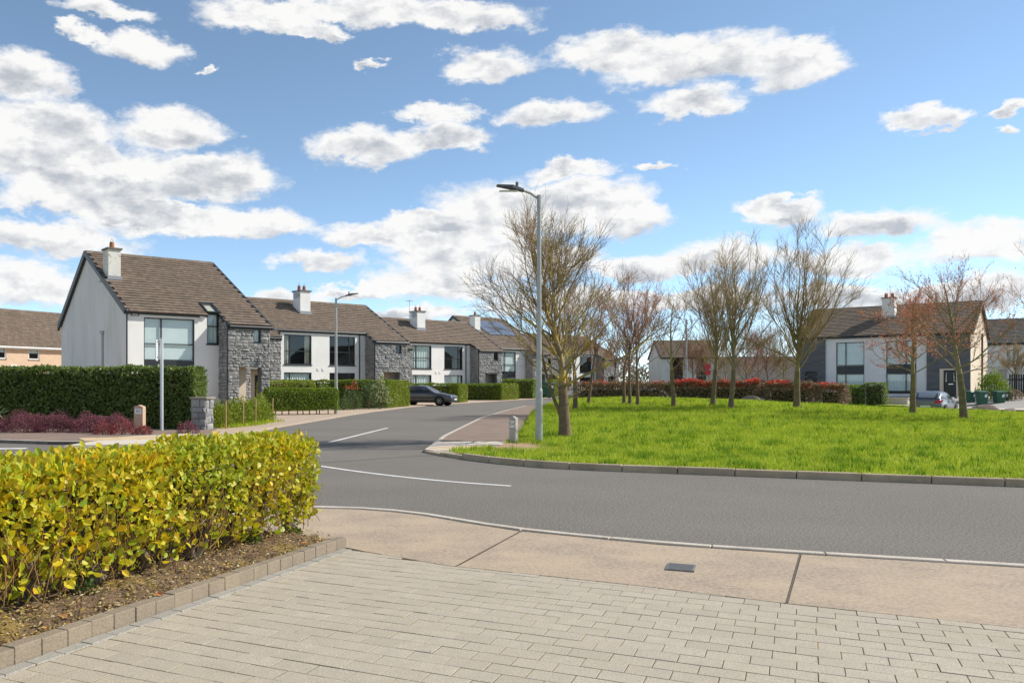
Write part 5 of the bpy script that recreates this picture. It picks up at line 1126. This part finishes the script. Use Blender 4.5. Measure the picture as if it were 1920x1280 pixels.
# flowering shrubs by the second hedge
sx = lambda px, Y: (px-CX)/F*Y
shrub('flowering_shrub', 'shrub with a bright red flower head beside the cut hedge', (sx(660,53),53,.04), .75, .6, 1.45, m_shrub, n=1400, leaf=.10, seed=120, mix=(m_photr, 420, .72, .12))
shrub('flowering_shrub', 'cream flowered shrub between the dark bush and the sunlit hedge', (sx(713,54),54,.04), .62, .6, 1.75, m_shrub, n=900, leaf=.09, seed=121, mix=(m_pale, 900, .1, .12))
shrub('garden_shrub', 'rounded dark green bush right of the red flowering shrub', (sx(692,55),55,.04), .9, .7, 1.65, m_shrub, n=2200, leaf=.09, seed=122)
shrub('garden_shrub', 'low grey green bush at the foot of the red flowering shrub', (sx(645,51.5),51.5,.04), .5, .5, .75, m_shrub, n=800, leaf=.08, seed=123)
shrub('garden_shrub', 'dark conifer like bush above the low hedge by the white wall', (sx(607,52),52,.04), .55, .5, 1.75, m_laurel, n=1500, leaf=.07, seed=124)
shrub('garden_shrub', 'loose green bush behind the wheelie bins at the right', (sx(1862,61),61,terr(sx(1862,61),61)), 1.1, .9, 2.0, m_privet, n=2600, leaf=.11, seed=125)
shrub('garden_shrub', 'straggly low bush in front of the black fence', (sx(1900,60),60,terr(sx(1900,60),60)), .7, .5, .8, m_photd, n=700, leaf=.09, seed=126)

# ------------------------------------------------------------------ street furniture
def lamp(label, loc, H, rz, arm, r=.075):
    e = empty('street_lamp', loc, rz, label, 'street lamp', 'street lamps'); mb = MB(); mb.tube([(0,0,-.1),(0,0,1.3)], [r*1.15,r*1.15], 12); mb.build('base', m_galv, e, smooth=False)
    MB().tube([(0,0,1.3),(0,0,1.36),(0,0,H)], [r*1.15,r*.9,r*.6], 12).build('pole', m_galv, e); MB().box(-.05,.05,-r*1.15-.006,-r*1.0,.45,.95).build('door', m_galv, e)
    MB().tube([(0,0,H-.08),(arm*.5,0,H+.07),(arm,0,H+.14)], [.032,.03,.028], 8).tube([(0,0,H-.3),(0,0,H+.02)], [.055,.055], 10).build('arm', m_galv, e)
    hd_ = MB(); q = .62; hd_.add([(arm-.05,-.07,H+.10),(arm-.05,.07,H+.10),(arm+.25,.13,H+.17),(arm+.25,-.13,H+.17),(arm+q,.09,H+.24),(arm+q,-.09,H+.24),(arm-.05,-.06,H+.17),(arm-.05,.06,H+.17),(arm+.22,.10,H+.26),(arm+.22,-.10,H+.26),(arm+q,.06,H+.28),(arm+q,-.06,H+.28)],
        [(0,1,2,3),(3,2,4,5),(6,9,8,7),(9,11,10,8),(0,6,7,1),(4,10,11,5),(1,7,8,2),(2,8,10,4),(0,3,9,6),(3,5,11,9)]); hd_ = hd_.build('lamp_head', m_lamphead, e, bevel=.012)
    MB().tube([(arm+.12,0,H+.22),(arm+.12,0,H+.34)], .035, 8).build('sensor', m_lamphead, hd_)
    MB().box(arm+.1,arm+.55,-.07,.07,H+.115,H+.13).build('led_panel', m_plate, hd_); return e
lamp('tall galvanised street lamp on the green with its head to the left', (4.05,20.85,.08), 6.05, R(180), .42)
lamp('galvanised street lamp by the low hedge with its head to the right', (-1.94,44.4,.04), 6.0, 0, .55, r=.09)
lamp('distant street lamp behind the red hedge across the green', (sx(1287,84),84,0), 8.0, R(180), .6, r=.10)
# sign pole with the plate seen edge on
e = empty('sign_pole', (-6.77,27.3,.05), 0, 'pale metal pole with a sign plate seen edge on by the laurel hedge', 'sign post')
MB().tube([(0,0,-.1),(0,0,2.95)], .055, 10).build('pole', m_pole, e); MB().tube([(0,0,2.95),(0,0,2.97)], .06, 10).build('cap', m_pole, e)
s_ = MB().box(-.17,-.145,-.30,.30,2.25,2.92, M=Matrix.Rotation(R(9), 4, 'Z')).build('sign_plate', m_plate, e); MB().box(-.155,-.05,-.02,.02,2.84,2.88).box(-.155,-.05,-.02,.02,2.34,2.38).build('bracket', m_galv, s_)
# service markers
def marker(label, loc, rz, w, d, h, m, lettered):
    e = empty('service_marker', loc, rz, label, 'marker post'); MB().add([(-w/2,-d/2,-.1),(w/2,-d/2,-.1),(w/2,d/2,-.1),(-w/2,d/2,-.1),(-w/2,-d/2,h),(w/2,-d/2,h),(w/2,d/2,h),(-w/2,d/2,h),(0,-d/2,h+.055),(0,d/2,h+.055)], [(0,1,5,8,4),(1,2,6,5),(2,3,7,9,6),(3,0,4,7),(4,8,9,7),(8,5,6,9)]).build('post', m, e, bevel=.008)
    pl = MB().box(-w*.36,w*.36,-d/2-.012,-d/2+.002,h-.22,h-.06).build('plate', m_plate, e)
    cu = bpy.data.curves.new('letters', 'FONT'); cu.body = lettered; cu.size = .13; cu.align_x = 'CENTER'; cu.align_y = 'CENTER'; t = bpy.data.objects.new('letters', cu); C.objects.link(t)
    dg = bpy.context.evaluated_depsgraph_get(); me = bpy.data.meshes.new_from_object(t.evaluated_get(dg)); bpy.data.objects.remove(t); me.materials.append(m_black)
    t = link(bpy.data.objects.new('letters', me), pl); t.location = (0,-d/2-.0135,h-.14); t.rotation_euler = (R(90),0,0)
    return e
marker('pinkish stone marker post with SV plate beside the laurel hedge', (-7.17,26.2,.06), R(-12), .30, .2, .80, m_mark, 'SV')
marker('grey concrete marker post with a small plate at the corner of the green', (3.38,20.55,.06), R(-38), .17, .14, .66, m_mark2, 'SV')
# stone pillar
pl = empty('stone_pillar', (-5.62,28.1,.04), R(-18), 'squat grey stone pillar with flat cap at the end of the laurel hedge', 'pillar')
bd = MB().box(-.24,.24,-.24,.24,-.1,1.02).build('core', m_mortar, pl); MB().box(-.32,.32,-.32,.32,1.025,1.09).build('cap', mat('pillar_cap', (.33,.27,.21), (.25,.21,.17), scale=6, rough=.95), pl, bevel=.01)
stones(bd, -.26, .26, 0, 1.02, -.24, [], 201, True, m_stone, m_stone2, ch=(.15,.26), cl=(.2,.4)); stones(bd, -.24, .24, 0, 1.02, (.24, 1), [], 202, True, m_stone, m_stone2, axis='v', ch=(.15,.26), cl=(.2,.4)); stones(bd, -.24, .24, 0, 1.02, (-.24, -1), [], 203, True, m_stone, m_stone2, axis='v', ch=(.15,.26), cl=(.2,.4))
# wheelie bins
def bin_(label, loc, rz, s_=1.):
    e = empty('wheelie_bin', loc, rz, label, 'bin', 'green wheelie bins'); e.scale = (s_,)*3; w0, w1, d0, d1, h = .22, .28, .24, .34, .95
    mb = MB().add([(-w0,-d0,.04),(w0,-d0,.04),(w0,d0*.8,.04),(-w0,d0*.8,.04),(-w1,-d1,h),(w1,-d1,h),(w1,d1,h),(-w1,d1,h)], [(0,1,5,4),(1,2,6,5),(2,3,7,6),(3,0,4,7),(0,3,2,1)]); mb.build('body', m_bin, e, bevel=.02)
    MB().add([(-w1-.02,-d1-.04,h),(w1+.02,-d1-.04,h),(w1+.02,d1+.03,h+.02),(-w1-.02,d1+.03,h+.02),(-w1,-d1,h+.05),(w1,-d1,h+.05),(w1,d1,h+.11),(-w1,d1,h+.11)], [(0,1,5,4),(1,2,6,5),(2,3,7,6),(3,0,4,7),(4,5,6,7),(0,3,2,1)]).build('lid', m_bin, e, bevel=.01)
    MB().tube([(-w1,d1+.08,h+.03),(w1,d1+.08,h+.03)], .016, 6).tube([(-w1,d1,h-.02),(-w1,d1+.08,h+.03)], .014, 6).tube([(w1,d1,h-.02),(w1,d1+.08,h+.03)], .014, 6).build('handle', m_bin, e)
    for x in (-w0-.02, w0+.02): MB().tube([(x-.025,d0*.8+.04,.10),(x+.025,d0*.8+.04,.10)], .10, 14).build('wheel', m_rubber, e)
    MB().quad((.03,-.312,.62),(.17,-.317,.62),(.18,-.329,.84),(.04,-.324,.84)).build('sticker', m_plate, e); return e
for k, (px, Y, rz, L) in enumerate([(1816,60.5,20,'green wheelie bin partly hidden by the last tree trunk'), (1841,59,-12,'green wheelie bin in the middle of the row with a white sticker'), (1873,59.2,-10,'green wheelie bin in front of the loose bush'), (1881,60.2,-20,'rightmost green wheelie bin tucked behind its neighbour')]):
    x = sx(px, Y); bin_(L, (x, Y, .06), R(rz), 1.05)
bin_('lone green wheelie bin far down the street by the dark hedge', (sx(1028,104),104,.0), R(20), 1.9)
# road signs across the green
for k, (px, py) in enumerate([(1327,690)]):
    Y = 80; e = empty('road_sign', (sx(px,Y),Y,0), R(-20), 'pair of small round red road signs on a pole beyond the red hedge', 'road sign'); MB().tube([(0,0,-.1),(0,0,3.5)], .04, 8).build('pole', m_galv, e)
    for z in (3.3,2.75): 
        d_ = MB().tube([(0,-.05,z),(0,-.08,z)], .27, 20).build('disc', m_redsign, e); MB().tube([(0,-.081,z),(0,-.085,z)], .20, 20).build('face', mat('sign_inner', (.60,.05,.06), rough=.5), d_)
# garden wall with railing beyond the green
gw = empty('garden_wall', (sx(1402,76),76,-.1), dirang(.98,-.2), 'cream garden wall with capped pillars and black railing across the green', 'wall')
for a, b in ((0,.75),(2.9,3.5),(5.6,6.2)): MB().box(a,b,-.3,.3,-.3,2.05).box(a-.08,b+.08,-.38,.38,2.051,2.17).build('pillar', m_creamwall, gw)
MB().box(.75,5.6,-.12,.12,-.3,.9).build('low_wall', m_creamwall, gw); MB().box(.75,5.6,.25,.45,-.3,1.85).build('back_wall', m_creamwall, gw)
for i in range(27):
    x = .85+i*.18
    if not 2.85 < x < 3.55: MB().box(x-.02,x+.02,-.02,.02,.9,1.6).build('railing_bar', m_fence, gw)
MB().box(.76,2.89,-.03,.03,1.601,1.66).box(3.51,5.59,-.03,.03,1.601,1.66).build('rail', m_fence, gw)
# black palisade fence at the right
fe = empty('palisade_fence', (sx(1846,66.5),66.5,terr(sx(1846,66.5),66.5)), dirang(.93,-.37), 'black vertical board fence beside the right hand house', 'fence')
for i in range(58):
    x = i*.145
    if .80 < x < 1.5: continue
    mb = MB().add([(x,0,.05),(x+.10,0,.05),(x+.10,0,1.72),(x+.05,0,1.80),(x,0,1.72),(x,.03,.05),(x+.10,.03,.05),(x+.10,.03,1.72),(x+.05,.03,1.80),(x,.03,1.72)], [(0,1,2,3,4),(9,8,7,6,5),(0,5,6,1),(1,6,7,2),(2,7,8,3),(3,8,9,4),(4,9,5,0)]); mb.build('board', m_fence, fe)
MB().box(-.05,.85,.031,.08,.4,.5).box(1.5,8.4,.031,.08,.4,.5).box(-.05,.85,.031,.08,1.3,1.4).box(1.5,8.4,.031,.08,1.3,1.4).build('rail', m_fence, fe); MB().box(.9,1.5,.1,.5,-.2,2.1).box(.8,1.6,.0,.6,2.101,2.2).build('gate_pier', mat('grey_pier', (.33,.33,.33), (.27,.27,.27), rough=.9), fe)
# low wall and grass patch in front of the right hand house
lw = MB().box(-4.6,0,0,.3,-.3,.42).box(-4.65,.05,-.05,.35,.421,.48).build('low_wall', m_creamwall); lw.location = (sx(1702,61.5),61.5,.15); lw.rotation_euler = (0,0,dirang(.7456,-.6664)); tag(lw, 'low cream garden wall below the windows of the right hand house', 'wall')
sheet('garden_grass', [(sx(1618,61.5),61.5),(sx(1690,57.5),57.5),(sx(1712,60),60),(sx(1640,64),64)], .16, m_grass_g)
# ------------------------------------------------------------------ cars
def car(name, label, loc, rz, kind, m_paint):
    e = empty(name, loc, rz, label, 'car'); 
    # stations: x, z_low, z_shoulder, half width, (roof z, roof half width) ; front is +x
    if kind == 'saloon':
        st = [(2.38,.30,.62,.62),(2.28,.22,.72,.80),(1.95,.18,.80,.89),(1.2,.18,.92,.925),(.6,.18,.98,.93),(-.6,.18,1.0,.93),(-1.5,.18,1.03,.925),(-2.1,.22,1.02,.87),(-2.36,.32,.95,.74)]
        gh = [(.95,.96,.80,.96,.70),(.15,1.0,.86,1.43,.60),(-.5,1.0,.87,1.48,.60),(-1.15,1.02,.86,1.40,.58),(-1.9,1.03,.80,1.04,.66)]; wx = (1.42,-1.37); wr = .335; doorx = (.62,-.45,-1.25)
    elif kind == 'hatch':
        st = [(2.0,.30,.60,.60),(1.92,.22,.72,.76),(1.6,.18,.84,.83),(1.1,.18,.92,.845),(.4,.18,.97,.85),(-.8,.18,1.0,.85),(-1.6,.2,1.03,.84),(-1.95,.26,.98,.78),(-2.03,.34,.90,.72)]
        gh = [(1.05,.94,.74,.94,.66),(.25,.98,.78,1.40,.56),(-.4,.99,.79,1.45,.56),(-1.3,1.02,.77,1.40,.54),(-1.9,1.02,.73,1.04,.62)]; wx = (1.22,-1.25); wr = .31; doorx = (.55,-.45)
    else:
        st = [(2.3,.30,.75,.70),(2.2,.22,.9,.85),(1.7,.18,1.05,.93),(.8,.18,1.1,.95),(-1.5,.18,1.1,.95),(-2.25,.22,1.1,.93),(-2.35,.32,1.05,.88)]
        gh = [(1.4,1.08,.85,1.08,.76),(.7,1.1,.88,1.75,.72),(-.4,1.1,.88,1.80,.72),(-1.9,1.1,.87,1.78,.70),(-2.25,1.1,.86,1.1,.80)]; wx = (1.45,-1.4); wr = .33; doorx = (.6,-.5)
    V = []; Fc = []; 
    def ring(x, zl, zs, w): return [(x,-w*.86,zl),(x,-w,zl+.16),(x,-w*1.005,(zl+zs)*.52),(x,-w*.965,zs-.03),(x,-w*.86,zs+.012),(x,-w*.4,zs+.03),(x,w*.4,zs+.03),(x,w*.86,zs+.012),(x,w*.965,zs-.03),(x,w*1.005,(zl+zs)*.52),(x,w,zl+.16),(x,w*.86,zl)]
    mb = MB(); vs = []; n = 12
    for s_ in st: vs += ring(*s_)
    fs = [(i*n+k, i*n+(k+1)%n, (i+1)*n+(k+1)%n, (i+1)*n+k) for i in range(len(st)-1) for k in range(n)]+[tuple(range(n)), tuple(range((len(st)-1)*n, len(st)*n))]
    mb.add(vs, fs); body = mb.build('body', m_paint, e, smooth=True)
    md = body.modifiers.new('sub', 'SUBSURF'); md.levels = 1; md.render_levels = 2
    # cabin: pillars and roof in paint, glazing set just outside between them
    rg_ = lambda g: [(g[0],-g[2],g[1]),(g[0],-(g[2]*.35+g[4]*.65),g[1]+(g[3]-g[1])*.7),(g[0],-g[4],g[3]-.03),(g[0],-g[4]*.6,g[3]+.012),(g[0],g[4]*.6,g[3]+.012),(g[0],g[4],g[3]-.03),(g[0],g[2]*.35+g[4]*.65,g[1]+(g[3]-g[1])*.7),(g[0],g[2],g[1])]
    vs = []; 
    for g in gh: vs += rg_(g)
    n = 8; mb = MB().add(vs, [(i*n+k, i*n+k+1, (i+1)*n+k+1, (i+1)*n+k) for i in range(len(gh)-1) for k in range(n-1)]); cab = mb.build('cabin', m_paint, e, smooth=True)
    gl = MB(); lerp = lambda a, b, t: tuple(a[i]+(b[i]-a[i])*t for i in range(3)); outw = .012
    R_ = [rg_(g) for g in gh]
    def pane(a, b, c, d, off, nm):
        a, b, c, d = [Vector(q) for q in (a,b,c,d)]; nrm = (b-a).cross(d-a).normalized(); ctr = (a+b+c+d)/4
        if nrm.dot(ctr-Vector((0,0,.9))) < 0: nrm = -nrm
        q = [ctr+(p-ctr)*off+nrm*outw for p in (a,b,c,d)]; MB().quad(*q).build(nm, m_carglass, cab)
    m_carglass = m_cglass
    pane(R_[0][1], R_[0][6], R_[1][5], R_[1][2], .94, 'windscreen'); pane(R_[-2][2], R_[-2][5], R_[-1][6], R_[-1][1], .90, 'rear_window')
    for sd_ in (0, 1):
        i0, i1 = (0, 2) if sd_ == 0 else (7, 5)
        for i in range(len(gh)-1):
            a, b, c, d = R_[i][i0], R_[i+1][i0], R_[i+1][i1], R_[i][i1]
            if i == 0: pane(lerp(a,b,.25), b, c, lerp(a,c,.75), .86, 'side_window')
            elif i == len(gh)-2: pane(a, lerp(a,b,.55), lerp(d,c,.42), d, .82, 'side_window')
            else: pane(a, b, c, d, .9, 'side_window')
    wf = st[2][3]
    for x in wx:
        for sg in (-1, 1):
            y = sg*(wf-.06)
            MB().tube([(x,y-.09*sg,wr),(x,sg*(wf+.045),wr)], wr+.05, 22).build('wheel_arch', m_rubber, e)
            w = MB().tube([(x,y-.1*sg,wr),(x,sg*(wf+.035),wr),(x,sg*(wf+.06),wr)], [wr,wr,wr*.93], 22).build('wheel', m_rubber, e)
            rm = MB(); 
            for k in range(7):
                t = k*2*math.pi/7; rm.add([(x+math.cos(t-.14)*.05, sg*(wf+.066), wr+math.sin(t-.14)*.05),(x+math.cos(t+.14)*.05, sg*(wf+.066), wr+math.sin(t+.14)*.05),(x+math.cos(t+.16)*wr*.66, sg*(wf+.070), wr+math.sin(t+.16)*wr*.66),(x+math.cos(t-.16)*wr*.66, sg*(wf+.070), wr+math.sin(t-.16)*wr*.66)], [(0,1,2,3)])
            rm.tube([(x,sg*(wf+.05),wr),(x,sg*(wf+.073),wr)], .06, 10); rm.build('rim', m_rim, w)
    xf, xb = st[0][0], st[-1][0]; ws = st[1][3]; zs = st[1][2]
    for sg in (-1, 1):
        MB().add([(xf-.06,sg*ws*.52,zs-.12),(xf-.20,sg*ws*.97,zs-.08),(xf-.42,sg*ws*1.05,zs+.02),(xf-.30,sg*ws*.86,zs+.035),(xf-.10,sg*ws*.55,zs-.01)], [(0,1,2,3,4)]).build('headlight', m_headl, e)
        wb = st[-2][3]; zb = st[-2][2]; MB().add([(xb-.02,sg*wb*.55,zb-.24),(xb+.03,sg*wb*.93,zb-.25),(xb+.28,sg*wb*1.075,zb-.10),(xb+.26,sg*wb*1.05,zb-.02),(xb+.05,sg*wb*.95,zb-.06),(xb-.005,sg*wb*.58,zb-.10)], [(0,1,2,3,4,5)]).build('tail_light', m_redl, e)
        MB().box(gh[0][0]-.28,gh[0][0]-.10,min(sg*(wf+.02),sg*(wf+.17)),max(sg*(wf+.02),sg*(wf+.17)),1.0,1.13).build('mirror', m_paint, e, bevel=.02)
        for x in doorx: MB().box(x-.006,x+.006,sg*(wf+.004)-.012,sg*(wf+.004)+.012,.34,.90).build('door_seam', m_black, e)
        for x in doorx[:2]: MB().box(x-.22,x-.06,sg*(wf+.02)-.015,sg*(wf+.02)+.015,.80,.83).build('door_handle', m_paint, e)
    MB().box(xf-.02,xf+.015,-.26,.26,.40,.51).build('number_plate', m_plate, e); MB().box(xb-.02,xb+.015,-.26,.26,.50,.61).build('number_plate', m_plate, e)
    MB().box(xf-.04,xf+.008,-.45,.45,.53,.62).build('grille', m_black, e); MB().box(xf-.03,xf+.012,-.47,.47,.60,.625).box(xf-.12,xf-.02,-.62,.62,.26,.30).build('chrome_trim', m_chrome, e); MB().box(xf-.06,xf+.004,-.5,.5,.27,.37).build('intake', m_black, e)
    MB().box(xb-.006,xb+.08,-.6,.6,.24,.36).build('rear_valance', m_black, e)
    return e
m_cglass = mat('car_window', (.02,.025,.028), rough=.05, spec=.8)
car('parked_car', 'dark grey saloon car parked nose out between the clipped hedges', (4.0,64.9,.04), math.atan2(-.42,.91), 'saloon', paint('dark_grey_paint', (.055,.058,.063)))
car('parked_car', 'grey hatchback seen from behind at the edge of the green', (sx(1752,51.5),51.5,-.26), R(44), 'hatch', paint('silver_grey_paint', (.115,.12,.128)))
car('parked_car', 'white car far down the street behind the first tree trunk', (sx(1083,102),102,.0), R(-55), 'hatch', paint('white_paint', (.75,.76,.77)))
car('parked_car', 'silver van parked across the green behind the thin trees', (sx(1204,88),88,.0), R(-35), 'van', paint('silver_paint', (.42,.44,.46)))

# ------------------------------------------------------------------ trees
def T(px, py): return tuple(lawn_hit(px, py))
m_limb = mat('limb_tan', (.29,.215,.12), (.20,.155,.09), scale=6, rough=.95, dirt=((.25,.225,.09), 3, .5, .7)); m_limbr = mat('limb_brown', (.27,.165,.11), (.19,.125,.085), scale=6, rough=.95)
LIC = (m_bark, m_lich, m_twig); GRN = (m_barkg, m_limb, m_twiggy); RED = (m_bark, m_limbr, m_twigred)
p = T(1060,820)
bare_tree('lichen_tree', 'spreading bare tree with yellow lichen on its branches nearest the lamp post', p, 6.3, 1.35, .16, .80, 30, 9, 6, LIC, 301, shape='spread', upright=.62, wob=.12, fine=3, rmin=.0048, fork=[(-.32,.12,2.3,.055),(.12,.5,1.2,.04)])
def vase(px, py, top, label, seed, mats, spread, limbs=15, subs=8, twigs=6, bud=None, r=.13, th=1.7, name='bare_tree', **k):
    p = T(px, py); H = (YH-top)/F*p[1]+CAMH-p[2]; return bare_tree(name, label, p, H, th, r, spread, limbs, subs, twigs, mats, seed, bud=bud, **k)
vase(1078,768,545,'thin bare tree just right of the lichen tree', 302, RED, .5, 10, 7, 5, r=.11)
vase(1103,757,560,'slender reddish bare tree second right of the lichen tree', 303, RED, .5, 10, 7, 5, (m_bud,1,.055,.8), r=.085)
vase(1170,757,545,'reddish tree left of the two close stems', 304, RED, .72, 12, 7, 6, (m_bud,1,.06,.75), r=.085)
vase(1181,758,540,'middle one of the three close reddish trees', 305, RED, .72, 12, 7, 6, (m_bud,1,.06,.75), r=.085)
vase(1196,761,535,'right hand one of the three close reddish trees', 306, RED, .78, 13, 7, 6, (m_bud,1,.06,.75), r=.085)
vase(1263,763,548,'small open bare tree standing alone left of the tall pair', 307, (m_barkg, m_twig, m_twigred), .62, 8, 5, 4, r=.10)
vase(1337,761,488,'left one of the pair of tall upswept bare trees', 308, GRN, .46, 18, 9, 6, r=.12, rmin=.0055)
vase(1371,766,490,'right one of the pair of tall upswept bare trees', 309, GRN, .46, 18, 9, 6, r=.12, rmin=.0055)
vase(1494,766,472,'largest upswept bare tree in front of the right hand red hedge', 310, GRN, .58, 24, 10, 6, r=.155, rmin=.0055)
CUP = (m_barkg, m_limb, m_twigred)
vase(1711,778,545,'spreading tree with copper leaves left of the grey hatchback', 311, CUP, 1.15, 16, 8, 5, (m_copper,2,.075,.55), r=.125, shape='spread', upright=.6, limb_len=1.25)
vase(1808,786,498,'taller copper budded tree right of the grey hatchback', 312, CUP, 1.0, 18, 8, 5, (m_copper,1,.06,.6), r=.14, shape='spread', upright=.8, lean=(-.08,0), limb_len=1.35)
p = T(1990,790); bare_tree('bare_tree', 'copper budded tree reaching in at the right edge', p, 7.2, 1.8, .15, 1.1, 14, 7, 5, CUP, 313, shape='spread', bud=(m_copper,1,.055,.5))
# bare trees far behind
for k, (px, Y, H, m_) in enumerate([(1300,98,6.5,RED),(1330,100,8.,LIC),(1362,95,7.5,LIC),(1400,104,8.5,RED),(1440,100,8.5,RED),(1470,98,8.,LIC),(1420,110,9.,RED),(1905,72,4.2,GRN),(1150,96,7.,RED)]):
    L = ['far bare tree right of the distant street lamp', 'far bare tree behind the tall upswept pair', 'far bare tree between the upswept pair', 'far brown tree above the cream garden wall', 'far brown tree above the garden wall railing', 'far brown tree left of the largest upswept tree', 'farthest brown tree behind the garden wall', 'small rounded tan tree behind the black fence', 'far bare tree behind the reddish trees'][k]
    bare_tree('bare_tree', L, (sx(px,Y),Y,terr(sx(px,Y),Y)), H, 1.3, .13, .8, 15, 8, 6, m_, 330+k, group='bare trees in the distance', rmin=.010, fine=2, shape='vase' if k % 2 else 'spread')

# far wood closing the horizon
rg = np.random.default_rng(77); n = 60000; x = rg.uniform(-90, 190, n); top = 5.5+2.2*np.sin(x*.11+1)*np.sin(x*.047)+1.3*np.sin(x*.43)+.8*np.sin(x*1.1+2)
P = np.stack([x, 172+rg.normal(0, 3, n)+.02*x, rg.random(n)**.75*np.maximum(2.2, top)], 1); D = unit(rg.normal(0,.6,(n,3))+np.array([0,0,.8])); V, Fc = leaf_arrays(P, D, rg.normal(0,1,(n,3)), rg.uniform(.5,1.3,n), rg.uniform(.03,.14,n), .2)
tag(mesh_np('far_wood', V, Fc, leafmat('far_wood', [(.21,.15,.10), (.27,.19,.13), (.17,.14,.09), (.24,.20,.11)], .25, rough=.9)), 'distant mass of bare brown trees behind the houses', 'wood', kind='stuff')
